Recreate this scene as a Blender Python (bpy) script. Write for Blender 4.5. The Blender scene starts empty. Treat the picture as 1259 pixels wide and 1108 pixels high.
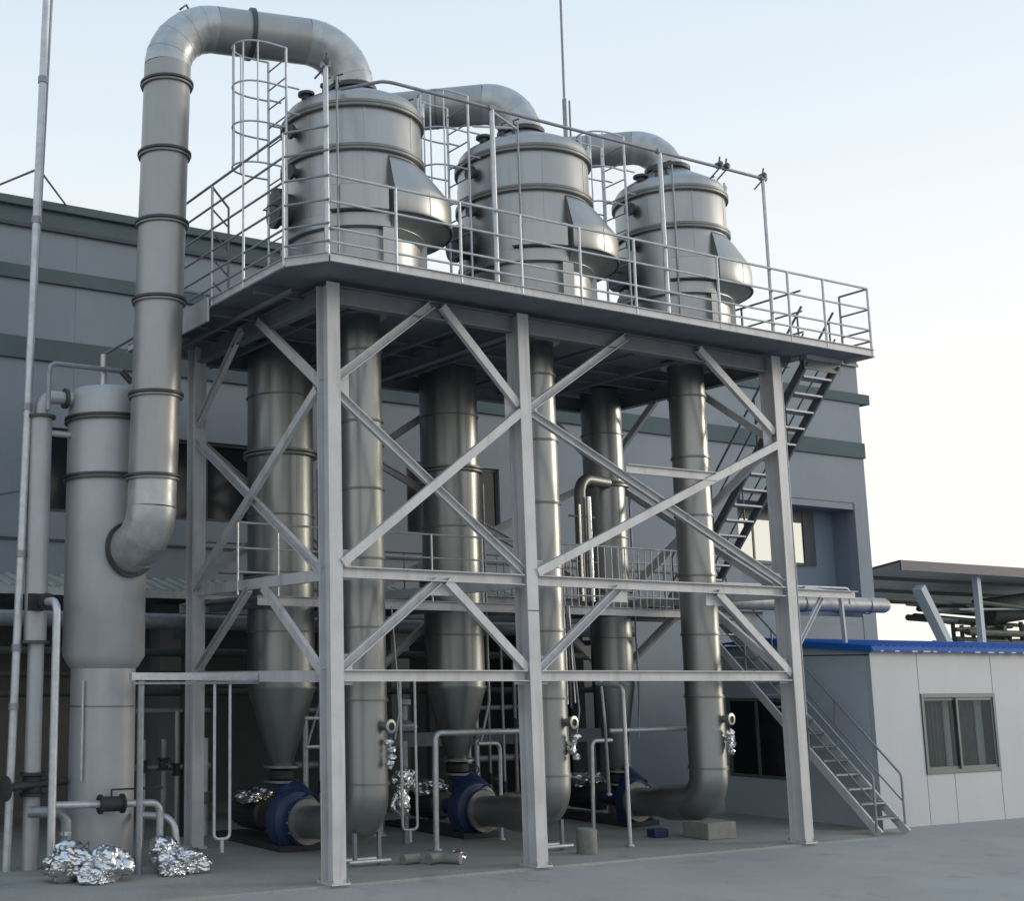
import bpy, bmesh, math, random
from mathutils import Vector, Matrix, noise

random.seed(7)
R = math.radians
SC = bpy.context.scene
COL = SC.collection

# ------------------------------------------------------------------ camera
cam_d = bpy.data.cameras.new("camera")
cam = bpy.data.objects.new("camera", cam_d)
COL.objects.link(cam)
cam.location = (-9.086, -14.557, 2.6)
cam.rotation_euler = (math.pi / 2 + 0.172, 0.0, -0.498)
cam_d.sensor_fit = 'HORIZONTAL'
cam_d.sensor_width = 36.0
cam_d.lens = 1605.6 / 1259.0 * 36.0
cam_d.shift_x = (629.5 - 310.0) / 1259.0          # the photograph is a crop: its optical axis sits left of centre
cam_d.shift_y = 0.0
cam_d.clip_start = 0.1
cam_d.clip_end = 4000.0
SC.camera = cam

# ------------------------------------------------------------------ world / sun
SUN_AZ = -22.0       # degrees in the XY plane, measured from +X
SUN_EL = 10.0
world = bpy.data.worlds.new("World")
SC.world = world
world.use_nodes = True
wn = world.node_tree
bg = wn.nodes["Background"]
sky = wn.nodes.new("ShaderNodeTexSky")
sky.sky_type = 'NISHITA'
sky.sun_disc = False
sky.sun_elevation = R(SUN_EL)
sky.sun_rotation = R(90.0 - SUN_AZ)
sky.altitude = 0.0
sky.air_density = 1.0
sky.dust_density = 5.0
sky.ozone_density = 1.5
wn.links.new(sky.outputs[0], bg.inputs[0])
bg.inputs[1].default_value = 0.12
# thin even haze over the clear sky: white at the horizon, paler blue higher up, the same all the way round
tcw = wn.nodes.new("ShaderNodeTexCoord")
sxyz = wn.nodes.new("ShaderNodeSeparateXYZ")
wn.links.new(tcw.outputs["Generated"], sxyz.inputs[0])
hr = wn.nodes.new("ShaderNodeValToRGB")
hr.color_ramp.elements[0].position = 0.0
hr.color_ramp.elements[0].color = (0.86, 0.81, 0.71, 1)
hr.color_ramp.elements[1].position = 1.0
hr.color_ramp.elements[1].color = (0.40, 0.54, 0.72, 1)
for pos, colr in ((0.13, (0.76, 0.735, 0.695)), (0.28, (0.68, 0.695, 0.705)), (0.40, (0.575, 0.64, 0.69)), (0.52, (0.50, 0.585, 0.66))):
    e_ = hr.color_ramp.elements.new(pos); e_.color = (*colr, 1)
wn.links.new(sxyz.outputs["Z"], hr.inputs["Fac"])
bg2 = wn.nodes.new("ShaderNodeBackground")
bg2.inputs[1].default_value = 1.0
wn.links.new(hr.outputs["Color"], bg2.inputs[0])
wmix = wn.nodes.new("ShaderNodeMixShader")
wmix.inputs[0].default_value = 0.90
wn.links.new(bg.outputs[0], wmix.inputs[1]); wn.links.new(bg2.outputs[0], wmix.inputs[2])
wn.links.new(wmix.outputs[0], wn.nodes["World Output"].inputs[0])

sun_d = bpy.data.lights.new("sun", 'SUN')
sun = bpy.data.objects.new("sun", sun_d)
COL.objects.link(sun)
sun_d.energy = 0.9
sun_d.angle = R(12.0)
sun_d.color = (1.0, 0.89, 0.73)
sd = Vector((math.cos(R(SUN_EL)) * math.cos(R(SUN_AZ)), math.cos(R(SUN_EL)) * math.sin(R(SUN_AZ)), math.sin(R(SUN_EL))))
sun.rotation_euler = sd.to_track_quat('Z', 'Y').to_euler()
sun.location = (30, -20, 30)

SC.render.engine = 'CYCLES'
SC.view_settings.view_transform = 'Standard'
SC.view_settings.look = 'None'
SC.view_settings.exposure = 0.58
SC.view_settings.gamma = 1.0
SC.view_settings.use_curve_mapping = False

# ------------------------------------------------------------------ materials
MATS = {}

def mat(name, col, rough=0.5, metal=0.0, var=0.12, scale=3.0, stretch=(1, 1, 1), bump=0.0, bscale=20.0,
        col2=None, spec=0.5, rvar=0.0, dirt=0.0, dirtcol=(0.12, 0.11, 0.10)):
    m = bpy.data.materials.new(name)
    m.use_nodes = True
    nt = m.node_tree
    b = nt.nodes["Principled BSDF"]
    b.inputs["Metallic"].default_value = metal
    b.inputs["Roughness"].default_value = rough
    b.inputs["Specular IOR Level"].default_value = spec
    geo = nt.nodes.new("ShaderNodeNewGeometry")
    mp = nt.nodes.new("ShaderNodeMapping")
    mp.inputs["Scale"].default_value = stretch
    nt.links.new(geo.outputs["Position"], mp.inputs["Vector"])
    n = nt.nodes.new("ShaderNodeTexNoise")
    n.inputs["Scale"].default_value = scale
    n.inputs["Detail"].default_value = 6.0
    n.inputs["Roughness"].default_value = 0.62
    nt.links.new(mp.outputs[0], n.inputs["Vector"])
    ramp = nt.nodes.new("ShaderNodeValToRGB")
    c2 = col2 if col2 else tuple(max(0, c * (1 + var)) for c in col)
    c1 = tuple(max(0, c * (1 - var)) for c in col)
    ramp.color_ramp.elements[0].position = 0.32
    ramp.color_ramp.elements[1].position = 0.68
    ramp.color_ramp.elements[0].color = (*c1, 1)
    ramp.color_ramp.elements[1].color = (*c2, 1)
    nt.links.new(n.outputs["Fac"], ramp.inputs["Fac"])
    out = ramp.outputs["Color"]
    if dirt > 0:
        n2 = nt.nodes.new("ShaderNodeTexNoise")
        n2.inputs["Scale"].default_value = 1.0
        n2.inputs["Detail"].default_value = 8.0
        n2.inputs["Roughness"].default_value = 0.7
        mp2 = nt.nodes.new("ShaderNodeMapping")
        mp2.inputs["Scale"].default_value = (6.0, 6.0, 0.5)
        nt.links.new(geo.outputs["Position"], mp2.inputs["Vector"])
        nt.links.new(mp2.outputs[0], n2.inputs["Vector"])
        rr = nt.nodes.new("ShaderNodeValToRGB")
        rr.color_ramp.elements[0].position = 0.5
        rr.color_ramp.elements[1].position = 0.78
        rr.color_ramp.elements[0].color = (0, 0, 0, 1)
        rr.color_ramp.elements[1].color = (dirt, dirt, dirt, 1)
        nt.links.new(n2.outputs["Fac"], rr.inputs["Fac"])
        mx = nt.nodes.new("ShaderNodeMix")
        mx.data_type = 'RGBA'
        nt.links.new(rr.outputs["Color"], mx.inputs[0])
        nt.links.new(out, mx.inputs[6])
        mx.inputs[7].default_value = (*dirtcol, 1)
        out = mx.outputs[2]
    nt.links.new(out, b.inputs["Base Color"])
    if rvar > 0:
        mr = nt.nodes.new("ShaderNodeMapRange")
        mr.inputs[1].default_value = 0.3
        mr.inputs[2].default_value = 0.7
        mr.inputs[3].default_value = max(0.02, rough - rvar)
        mr.inputs[4].default_value = min(1.0, rough + rvar)
        nt.links.new(n.outputs["Fac"], mr.inputs[0])
        nt.links.new(mr.outputs[0], b.inputs["Roughness"])
    if bump > 0:
        n3 = nt.nodes.new("ShaderNodeTexNoise")
        n3.inputs["Scale"].default_value = bscale
        n3.inputs["Detail"].default_value = 4.0
        nt.links.new(mp.outputs[0], n3.inputs["Vector"])
        bp = nt.nodes.new("ShaderNodeBump")
        bp.inputs["Strength"].default_value = bump
        bp.inputs["Distance"].default_value = 0.02
        nt.links.new(n3.outputs["Fac"], bp.inputs["Height"])
        nt.links.new(bp.outputs[0], b.inputs["Normal"])
    MATS[name] = m
    return m

mat("painted_steel", (0.50, 0.505, 0.52), rough=0.5, var=0.10, scale=2.0, dirt=0.55, dirtcol=(0.20, 0.17, 0.15))
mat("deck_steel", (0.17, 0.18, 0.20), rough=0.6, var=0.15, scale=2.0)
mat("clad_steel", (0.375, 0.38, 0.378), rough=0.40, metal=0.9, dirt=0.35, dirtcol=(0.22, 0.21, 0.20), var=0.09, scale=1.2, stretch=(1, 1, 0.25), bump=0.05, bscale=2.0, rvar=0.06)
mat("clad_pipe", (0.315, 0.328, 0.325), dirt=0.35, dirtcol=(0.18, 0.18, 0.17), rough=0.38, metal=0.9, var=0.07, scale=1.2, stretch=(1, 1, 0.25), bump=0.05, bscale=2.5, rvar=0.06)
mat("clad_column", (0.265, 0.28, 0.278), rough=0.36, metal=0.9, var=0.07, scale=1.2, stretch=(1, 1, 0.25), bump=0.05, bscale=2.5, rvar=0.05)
mat("duct_steel", (0.33, 0.335, 0.335), dirt=0.3, dirtcol=(0.2, 0.195, 0.19), rough=0.42, metal=0.6, var=0.07, scale=1.5, bump=0.04, bscale=3.0, rvar=0.06)
mat("duct_elbow", (0.42, 0.44, 0.45), rough=0.42, metal=0.65, var=0.16, scale=5.0, bump=0.10, bscale=14.0, rvar=0.1)
mat("vessel_grey", (0.40, 0.415, 0.43), rough=0.48, metal=0.3, var=0.07, scale=1.5, dirt=0.15)
mat("ring_steel", (0.20, 0.205, 0.20), rough=0.45, metal=0.6, var=0.1)
mat("dark_ring", (0.07, 0.072, 0.075), rough=0.5, metal=0.4, var=0.1)
mat("galvanised", (0.50, 0.52, 0.55), rough=0.42, metal=0.55, var=0.14, scale=9.0)
mat("galvanised_dull", (0.26, 0.28, 0.31), rough=0.5, metal=0.5, var=0.14, scale=9.0)
mat("dark_rail", (0.155, 0.165, 0.19), rough=0.5, metal=0.3, var=0.1)
mat("blue_paint", (0.014, 0.032, 0.095), rough=0.42, var=0.15, dirt=0.3)
mat("black_rubber", (0.02, 0.02, 0.022), rough=0.7, var=0.1)
mat("motor_black", (0.03, 0.032, 0.035), rough=0.6, var=0.2)
mat("foil", (0.66, 0.67, 0.69), rough=0.27, metal=1.0, var=0.05)
mat("bright_tube", (0.72, 0.72, 0.72), rough=0.2, metal=1.0, var=0.05)
mat("wall_grey", (0.21, 0.245, 0.285), rough=0.75, var=0.06, scale=0.6, dirt=0.12, dirtcol=(0.12, 0.13, 0.14))
mat("wall_blue", (0.18, 0.225, 0.275), rough=0.75, var=0.06, scale=0.6)
mat("band_green", (0.105, 0.135, 0.15), spec=0.08, rough=0.85, var=0.08, scale=1.0)
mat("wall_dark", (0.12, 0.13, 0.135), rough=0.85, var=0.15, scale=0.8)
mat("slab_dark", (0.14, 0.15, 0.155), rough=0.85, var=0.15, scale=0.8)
mat("window_dark", (0.012, 0.015, 0.018), rough=0.12, var=0.1, spec=0.5)
mat("frame_dark", (0.05, 0.06, 0.07), rough=0.5, var=0.1)
mat("cabin_white", (0.42, 0.445, 0.48), rough=0.55, var=0.04, scale=0.8, dirt=0.10, dirtcol=(0.35, 0.33, 0.30))
mat("cabin_side", (0.40, 0.46, 0.52), rough=0.6, var=0.05, scale=0.8)
mat("window_frame_grey", (0.10, 0.125, 0.125), rough=0.5, var=0.1)
mat("roof_blue", (0.015, 0.10, 0.38), spec=0.15, rough=0.6, var=0.1, scale=2.0)
mat("cheek_shade_green", (0.15, 0.165, 0.16), rough=0.55, metal=0.3, var=0.1)  # green-grey plate, darkened to paint in shade on housing cheeks and underside
mat("roof_purple", (0.085, 0.08, 0.105), rough=0.6, var=0.1)
mat("sheet_grey", (0.32, 0.34, 0.33), rough=0.6, var=0.1)
mat("insulation", (0.33, 0.34, 0.34), rough=0.55, metal=0.4, var=0.15, scale=6.0, bump=0.2, bscale=10)
mat("plant_dark", (0.045, 0.055, 0.05), rough=0.7, var=0.3, scale=4.0)
mat("concrete_block", (0.19, 0.20, 0.185), rough=0.9, var=0.15, scale=6.0, bump=0.2)

def ground_mat(name, c1, c2):
    m = bpy.data.materials.new(name)
    m.use_nodes = True
    nt = m.node_tree
    b = nt.nodes["Principled BSDF"]
    b.inputs["Roughness"].default_value = 0.85
    geo = nt.nodes.new("ShaderNodeNewGeometry")
    n1 = nt.nodes.new("ShaderNodeTexNoise"); n1.inputs["Scale"].default_value = 0.35; n1.inputs["Detail"].default_value = 9; n1.inputs["Roughness"].default_value = 0.65
    n2 = nt.nodes.new("ShaderNodeTexNoise"); n2.inputs["Scale"].default_value = 60.0; n2.inputs["Detail"].default_value = 4
    nt.links.new(geo.outputs["Position"], n1.inputs["Vector"])
    nt.links.new(geo.outputs["Position"], n2.inputs["Vector"])
    r = nt.nodes.new("ShaderNodeValToRGB")
    r.color_ramp.elements[0].position = 0.3; r.color_ramp.elements[0].color = (*c1, 1)
    r.color_ramp.elements[1].position = 0.7; r.color_ramp.elements[1].color = (*c2, 1)
    nt.links.new(n1.outputs["Fac"], r.inputs["Fac"])
    n4 = nt.nodes.new("ShaderNodeTexNoise"); n4.inputs["Scale"].default_value = 1.1; n4.inputs["Detail"].default_value = 10; n4.inputs["Roughness"].default_value = 0.7; n4.inputs["Distortion"].default_value = 0.6
    nt.links.new(geo.outputs["Position"], n4.inputs["Vector"])
    r4 = nt.nodes.new("ShaderNodeValToRGB")
    r4.color_ramp.elements[0].position = 0.56; r4.color_ramp.elements[0].color = (0, 0, 0, 1)
    r4.color_ramp.elements[1].position = 0.74; r4.color_ramp.elements[1].color = (0.6, 0.6, 0.6, 1)
    nt.links.new(n4.outputs["Fac"], r4.inputs["Fac"])
    st = nt.nodes.new("ShaderNodeMix"); st.data_type = 'RGBA'
    nt.links.new(r4.outputs["Color"], st.inputs[0]); nt.links.new(r.outputs["Color"], st.inputs[6])
    st.inputs[7].default_value = (c1[0] * 0.55, c1[1] * 0.55, c1[2] * 0.55, 1)
    wv = nt.nodes.new("ShaderNodeTexNoise"); wv.inputs["Scale"].default_value = 1.5; wv.inputs["Detail"].default_value = 5
    nt.links.new(geo.outputs["Position"], wv.inputs["Vector"])
    vm = nt.nodes.new("ShaderNodeVectorMath"); vm.operation = 'MULTIPLY_ADD'; vm.inputs[1].default_value = (0.9, 0.9, 0.0)
    nt.links.new(wv.outputs["Color"], vm.inputs[0]); nt.links.new(geo.outputs["Position"], vm.inputs[2])
    vo_ = nt.nodes.new("ShaderNodeTexVoronoi"); vo_.feature = 'DISTANCE_TO_EDGE'; vo_.inputs["Scale"].default_value = 0.28
    nt.links.new(vm.outputs[0], vo_.inputs["Vector"])
    cr = nt.nodes.new("ShaderNodeMapRange"); cr.inputs[1].default_value = 0.0; cr.inputs[2].default_value = 0.006; cr.inputs[3].default_value = 0.08; cr.inputs[4].default_value = 0.0
    nt.links.new(vo_.outputs["Distance"], cr.inputs[0])
    ck_ = nt.nodes.new("ShaderNodeMix"); ck_.data_type = 'RGBA'
    nt.links.new(cr.outputs[0], ck_.inputs[0]); nt.links.new(st.outputs[2], ck_.inputs[6]); ck_.inputs[7].default_value = (0.06, 0.06, 0.06, 1)
    mx = nt.nodes.new("ShaderNodeMix"); mx.data_type = 'RGBA'; mx.blend_type = 'OVERLAY'
    mx.inputs[0].default_value = 0.45
    nt.links.new(ck_.outputs[2], mx.inputs[6]); nt.links.new(n2.outputs["Fac"], mx.inputs[7])
    nt.links.new(mx.outputs[2], b.inputs["Base Color"])
    bp = nt.nodes.new("ShaderNodeBump"); bp.inputs["Strength"].default_value = 0.25; bp.inputs["Distance"].default_value = 0.01
    nt.links.new(n2.outputs["Fac"], bp.inputs["Height"]); nt.links.new(bp.outputs[0], b.inputs["Normal"])
    MATS[name] = m

ground_mat("yard_concrete", (0.27, 0.275, 0.27), (0.36, 0.36, 0.35))
ground_mat("pad_concrete", (0.22, 0.23, 0.215), (0.31, 0.315, 0.30))

gm = bpy.data.materials.new("clear_glass"); gm.use_nodes = True
_nt = gm.node_tree; _nt.nodes.clear()
_o = _nt.nodes.new("ShaderNodeOutputMaterial"); _t = _nt.nodes.new("ShaderNodeBsdfTransparent"); _g = _nt.nodes.new("ShaderNodeBsdfGlossy")
_t.inputs[0].default_value = (0.86, 0.88, 0.86, 1); _g.inputs["Roughness"].default_value = 0.03
_m = _nt.nodes.new("ShaderNodeMixShader")
_m.inputs[0].default_value = 0.09; _nt.links.new(_t.outputs[0], _m.inputs[1]); _nt.links.new(_g.outputs[0], _m.inputs[2])
_nt.links.new(_m.outputs[0], _o.inputs[0])
MATS["clear_glass"] = gm

# ------------------------------------------------------------------ mesh helpers
def V(*a):
    return Vector(a[0]) if len(a) == 1 else Vector(a)

def frame_of(d, up=None):
    d = d.normalized()
    u = Vector(up) if up is not None else (Vector((0, 0, 1)) if abs(d.z) < 0.95 else Vector((1, 0, 0)))
    x = d.cross(u).normalized()
    y = x.cross(d).normalized()
    return x, y, d

class MB:
    def __init__(self):
        self.v = []; self.f = []
    def add(self, vs, fs):
        o = len(self.v)
        self.v += [tuple(p) for p in vs]
        self.f += [tuple(i + o for i in f) for f in fs]
        return self
    def box(self, a, b):
        x0, x1 = sorted((a[0], b[0])); y0, y1 = sorted((a[1], b[1])); z0, z1 = sorted((a[2], b[2]))
        vs = [(x0, y0, z0), (x1, y0, z0), (x1, y1, z0), (x0, y1, z0), (x0, y0, z1), (x1, y0, z1), (x1, y1, z1), (x0, y1, z1)]
        return self.add(vs, [(0, 3, 2, 1), (4, 5, 6, 7), (0, 1, 5, 4), (1, 2, 6, 5), (2, 3, 7, 6), (3, 0, 4, 7)])
    def prism(self, p, q, poly, up=None):
        """extrude a 2-D outline (x across, y up) from p to q"""
        p = V(p); q = V(q)
        x, y, d = frame_of(q - p, up)
        n = len(poly)
        vs = [p + x * a + y * b for a, b in poly] + [q + x * a + y * b for a, b in poly]
        fs = [(i, (i + 1) % n, n + (i + 1) % n, n + i) for i in range(n)]
        fs += [tuple(reversed(range(n))), tuple(range(n, 2 * n))]
        return self.add(vs, fs)
    def bar(self, p, q, w, h, up=None):
        return self.prism(p, q, [(-w / 2, -h / 2), (w / 2, -h / 2), (w / 2, h / 2), (-w / 2, h / 2)], up)
    def hbeam(self, p, q, w, h, t=0.016, up=None):
        a, b, s = w / 2, h / 2, t / 2
        poly = [(-a, -b), (a, -b), (a, -b + t), (s, -b + t), (s, b - t), (a, b - t), (a, b), (-a, b), (-a, b - t), (-s, b - t), (-s, -b + t), (-a, -b + t)]
        return self.prism(p, q, poly, up)
    def channel(self, p, q, w, h, t=0.012, up=None):
        a, b = w / 2, h / 2
        poly = [(-a, -b), (a, -b), (a, -b + t), (-a + t, -b + t), (-a + t, b - t), (a, b - t), (a, b), (-a, b)]
        return self.prism(p, q, poly, up)
    def tube(self, path, r, n=10, cap=True, radii=None):
        pts = [V(p) for p in path]
        rings = []
        x = None
        for i, p in enumerate(pts):
            if i == 0: d = pts[1] - pts[0]
            elif i == len(pts) - 1: d = pts[-1] - pts[-2]
            else: d = (pts[i + 1] - p).normalized() + (p - pts[i - 1]).normalized()
            d = d.normalized()
            if x is None:
                x, _, _ = frame_of(d)
                y = d.cross(x)
            else:
                x = (x - d * x.dot(d)).normalized()
                y = d.cross(x)
            rr = radii[i] if radii else r
            rings.append([p + (x * math.cos(2 * math.pi * k / n) + y * math.sin(2 * math.pi * k / n)) * rr for k in range(n)])
        vs = [v for rg in rings for v in rg]
        fs = []
        for i in range(len(rings) - 1):
            for k in range(n):
                a = i * n + k; b = i * n + (k + 1) % n
                fs.append((a, b, b + n, a + n))
        if cap:
            fs.append(tuple(reversed(range(n))))
            fs.append(tuple(range((len(rings) - 1) * n, len(rings) * n)))
        # outward winding
        return self.add(vs, fs)
    def lathe(self, prof, c, n=48, axis=(0, 0, 1), a0=0.0, a1=2 * math.pi, close=True):
        """prof: list of (r, h) along axis; full turn unless a0..a1 given"""
        c = V(c); ax = V(axis).normalized()
        if abs(ax.z) > 0.99:
            x = Vector((1, 0, 0)); y = Vector((0, 1, 0)) if ax.z > 0 else Vector((0, -1, 0))
        else:
            x, y, _ = frame_of(ax)
        full = abs((a1 - a0) - 2 * math.pi) < 1e-6
        m = n if full else n + 1
        vs = []
        for r, h in prof:
            for k in range(m):
                a = a0 + (a1 - a0) * k / n
                vs.append(c + ax * h + (x * math.cos(a) + y * math.sin(a)) * r)
        fs = []
        for i in range(len(prof) - 1):
            for k in range(n):
                k2 = (k + 1) % m if full else k + 1
                fs.append((i * m + k, i * m + k2, (i + 1) * m + k2, (i + 1) * m + k))
        if close and full:
            if prof[0][0] > 1e-6: fs.append(tuple(reversed(range(m))))
            if prof[-1][0] > 1e-6: fs.append(tuple(range((len(prof) - 1) * m, len(prof) * m)))
        return self.add(vs, fs)
    def build(self, name, material, parent=None, smooth=True, bevel=0.0):
        off = Vector((0, 0, 0))
        if parent is not None:
            q = parent
            while q is not None:
                off += q.location
                q = q.parent
        me = bpy.data.meshes.new(name)
        me.from_pydata([(p[0] - off.x, p[1] - off.y, p[2] - off.z) for p in self.v], [], self.f)
        bm = bmesh.new(); bm.from_mesh(me)
        bmesh.ops.recalc_face_normals(bm, faces=bm.faces)
        bm.to_mesh(me); bm.free()
        me.materials.append(MATS[material])
        if smooth:
            me.shade_smooth()
            me.set_sharp_from_angle(angle=R(32))
        o = bpy.data.objects.new(name, me)
        COL.objects.link(o)
        if parent is not None:
            o.parent = parent
        if bevel > 0:
            b = o.modifiers.new("bevel", 'BEVEL'); b.width = bevel; b.segments = 2; b.limit_method = 'ANGLE'
        return o

def tag(o, label=None, cat=None, group=None, kind=None):
    if label: o["label"] = label
    if cat: o["category"] = cat
    if group: o["group"] = group
    if kind: o["kind"] = kind
    return o

def thing(name, label, cat, loc=(0, 0, 0), group=None):
    o = bpy.data.objects.new(name, None)
    o.empty_display_size = 0.3
    o.location = loc
    COL.objects.link(o)
    return tag(o, label, cat, group)

def arc_path(p, corner, q, rad, n=10):
    """polyline p -> rounded corner -> q"""
    p, c, q = V(p), V(corner), V(q)
    a = (p - c).normalized(); b = (q - c).normalized()
    ang = math.acos(max(-1, min(1, a.dot(b))))
    t = rad / math.tan(ang / 2)
    s = c + a * t; e = c + b * t
    bis = (a + b).normalized()
    o = c + bis * (rad / math.sin(ang / 2))
    u = (s - o).normalized(); w = (e - o).normalized()
    tot = math.acos(max(-1, min(1, u.dot(w))))
    out = []
    for i in range(n + 1):
        f = i / n
        out.append(o + (u * math.sin((1 - f) * tot) + w * math.sin(f * tot)) / math.sin(tot) * rad)
    return out

def fillet(pts, rad, n=6):
    pts = [V(p) for p in pts]
    out = [pts[0]]
    for i in range(1, len(pts) - 1):
        out += arc_path(pts[i - 1], pts[i], pts[i + 1], rad, n)
    out.append(pts[-1])
    return out

def ring(mb, c, axis, r_in, r_out, th, n=40):
    h = th / 2
    return mb.lathe([(r_in, -h), (r_out, -h), (r_out, h), (r_in, h), (r_in, -h)], c, n, axis, close=False)

# ================================================================== SETTING
g = MB(); g.add([(-900, -900, 0), (900, -900, 0), (900, 900, 0), (-900, 900, 0)], [(0, 1, 2, 3)])
tag(g.build("ground", "yard_concrete", None, smooth=False), kind="structure")
p = MB()
p.box((-14, -0.12, -0.2), (10.3, 6.9, 0.035))
tag(p.build("concrete_pad", "pad_concrete", None, smooth=False, bevel=0.01), kind="structure")

# ================================================================== FACTORY BUILDING
YB = 7.0
fb = thing("factory_building", "long grey factory building with dark green bands behind the steel tower", "building", (8, YB, 0))
XL, XR, YBK = -16.0, 20.5, 18.0
def wallbox(x0, x1, z0, z1, m="wall_grey", y0=YB, y1=YB + 0.25, name="wall"):
    b = MB(); b.box((x0, y0, z0), (x1, y1, z1)); return b.build(name, m, fb, smooth=False)
# upper wall panels, one per bay, with open joints
xs = [-16.0, -11.0, -6.0, -1.0, 4.0, 9.0, 14.0, 20.5]
for a, b in zip(xs[:-1], xs[1:]):
    wallbox(a + 0.002, b - 0.002, 9.82, 10.56, name="wall_panel")
    wallbox(a + 0.002, b - 0.002, 8.52, 9.56, name="wall_panel")
    wallbox(a + 0.002, b - 0.002, 6.95, 8.12, name="wall_panel")
def band(z0, z1, d, x1=XR, m="band_green"):
    b = MB(); b.box((XL, YB - d, z0), (x1, YB + 0.25, z1)); return b.build("band", m, fb, smooth=False, bevel=0.01)
band(9.56, 9.82, 0.06, XR + 0.35)
band(8.12, 8.52, 0.06, XR + 0.02)
b = MB(); b.box((XL, YB - 0.03, 10.56), (XR, YB + 0.25, 10.90)); b.build("parapet", "band_green", fb, smooth=False)
b = MB(); b.box((XL, YB - 0.12, 10.90), (XR + 0.04, YB + 0.45, 11.06)); b.build("coping", "band_green", fb, smooth=False, bevel=0.015)
b = MB(); b.box((XL, YB - 0.07, 10.53), (XR, YB - 0.028, 10.60)); b.build("trim", "frame_dark", fb, smooth=False)
# window strip 5.45 .. 6.95 : piers and windows
wins = [(-15.4, -9.0), (-8.2, -2.9), (-1.75, 0.35), (0.75, 3.6), (6.2, 8.6)]
edge = XL
for (a, b_) in wins:
    wallbox(edge, a, 5.45, 6.95, name="pier"); edge = b_
wallbox(edge, 15.75, 5.45, 6.95, name="pier")
wallbox(20.0, XR, 0.0, 6.95, name="pier")
wallbox(XL, 15.75, 4.15, 5.45, name="spandrel_wall")
for (a, b_) in wins:
    w = MB()
    for (p0, p1) in (((a, YB + 0.06, 5.45), (a + 0.06, YB + 0.14, 6.95)), ((b_ - 0.06, YB + 0.06, 5.45), (b_, YB + 0.14, 6.95)),
                     ((a + 0.06, YB + 0.06, 6.89), (b_ - 0.06, YB + 0.14, 6.95)), ((a + 0.06, YB + 0.06, 5.45), (b_ - 0.06, YB + 0.14, 5.51))):
        w.box(p0, p1)
    k = int((b_ - a) / 0.95)
    for i in range(1, k):
        x = a + (b_ - a) * i / k
        w.box((x - 0.025, YB + 0.07, 5.51), (x + 0.025, YB + 0.13, 6.89))
    wo = w.build("window", "frame_dark", fb, smooth=False)
    for i in range(k):
        x0 = a + (b_ - a) * i / k + 0.03; x1 = a + (b_ - a) * (i + 1) / k - 0.03
        q = MB(); q.box((x0, YB + 0.09, 5.51), (x1, YB + 0.11, 6.89)); q.build("pane", "window_dark", wo, smooth=False)
# thin horizontal cable tray line below the windows
b = MB(); b.box((XL, YB - 0.04, 4.93), (14.5, YB - 0.004, 4.97)); b.build("cable_tray", "frame_dark", fb, smooth=False)
# recess at the right end with the see-through window
RY = 7.7
b = MB(); b.box((15.75, YB + 0.25, 4.06), (15.9, RY, 6.95)); b.build("recess_cheek", "wall_grey", fb, smooth=False)
b = MB(); b.box((20.0, YB + 0.252, 4.06), (20.2, RY, 6.95)); b.build("recess_cheek", "wall_blue", fb, smooth=False)
b = MB(); b.box((15.9, YB + 0.02, 6.78), (20.0, RY, 6.945)); b.build("recess_lintel", "wall_grey", fb, smooth=False)
wx0, wx1, wz0, wz1 = 16.3, 19.25, 5.38, 6.74
for nm, p0, p1 in (("recess_wall", (15.9, RY, 4.06), (wx0, RY + 0.12, 6.78)), ("recess_wall", (wx1, RY, 4.06), (20.0, RY + 0.12, 6.78)),
                   ("recess_wall", (wx0, RY, 4.06), (wx1, RY + 0.12, wz0)), ("recess_wall", (wx0, RY, wz1), (wx1, RY + 0.12, 6.78))):
    b = MB(); b.box(p0, p1); b.build(nm, "wall_blue", fb, smooth=False)
w = MB()
w.box((wx1 - 0.42, RY - 0.05, wz0), (wx1, RY - 0.003, wz1)); w.box((wx0, RY - 0.04, wz0), (wx0 + 0.07, RY - 0.004, wz1))
w.box((wx0 + 0.07, RY - 0.04, wz0 - 0.03), (wx1 - 0.42, RY - 0.004, wz0 + 0.05)); w.box((wx0 + 0.07, RY - 0.04, wz1 - 0.3), (wx1 - 0.42, RY - 0.004, wz1))
w.box((17.0, RY - 0.035, wz0 + 0.05), (17.06, RY - 0.005, wz1 - 0.3))
wo = w.build("window", "frame_dark", fb, smooth=False)
for (x0, x1) in ((wx0 + 0.07, 17.0), (17.06, wx1 - 0.42)):
    q = MB(); q.box((x0, RY - 0.024, wz0 + 0.05), (x1, RY - 0.016, wz1 - 0.3)); q.build("pane", "clear_glass", wo, smooth=False)
# end wall with window opening, back wall, roof, floors
for nm, p0, p1 in (("end_wall", (XR - 0.2, YB + 0.252, 0), (XR, 8.25, 10.88)), ("end_wall", (XR - 0.2, 11.8, 0), (XR, YBK, 11.0)),
                   ("end_wall", (XR - 0.2, 8.25, 0), (XR, 11.8, 5.2)), ("end_wall", (XR - 0.2, 8.25, 7.6), (XR, 11.8, 10.88))):
    b = MB(); b.box(p0, p1); b.build(nm, "wall_grey", fb, smooth=False)
b = MB(); b.box((XL, YBK, 0), (XR, YBK + 0.2, 10.88)); b.build("back_wall", "wall_grey", fb, smooth=False)
b = MB(); b.box((XL - 0.2, YB + 0.252, 0), (XL, YBK, 10.88)); b.build("end_wall", "wall_grey", fb, smooth=False)
b = MB(); b.box((XL, YB + 0.46, 10.74), (XR, YBK, 10.87)); b.build("roof", "slab_dark", fb, smooth=False)
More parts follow.
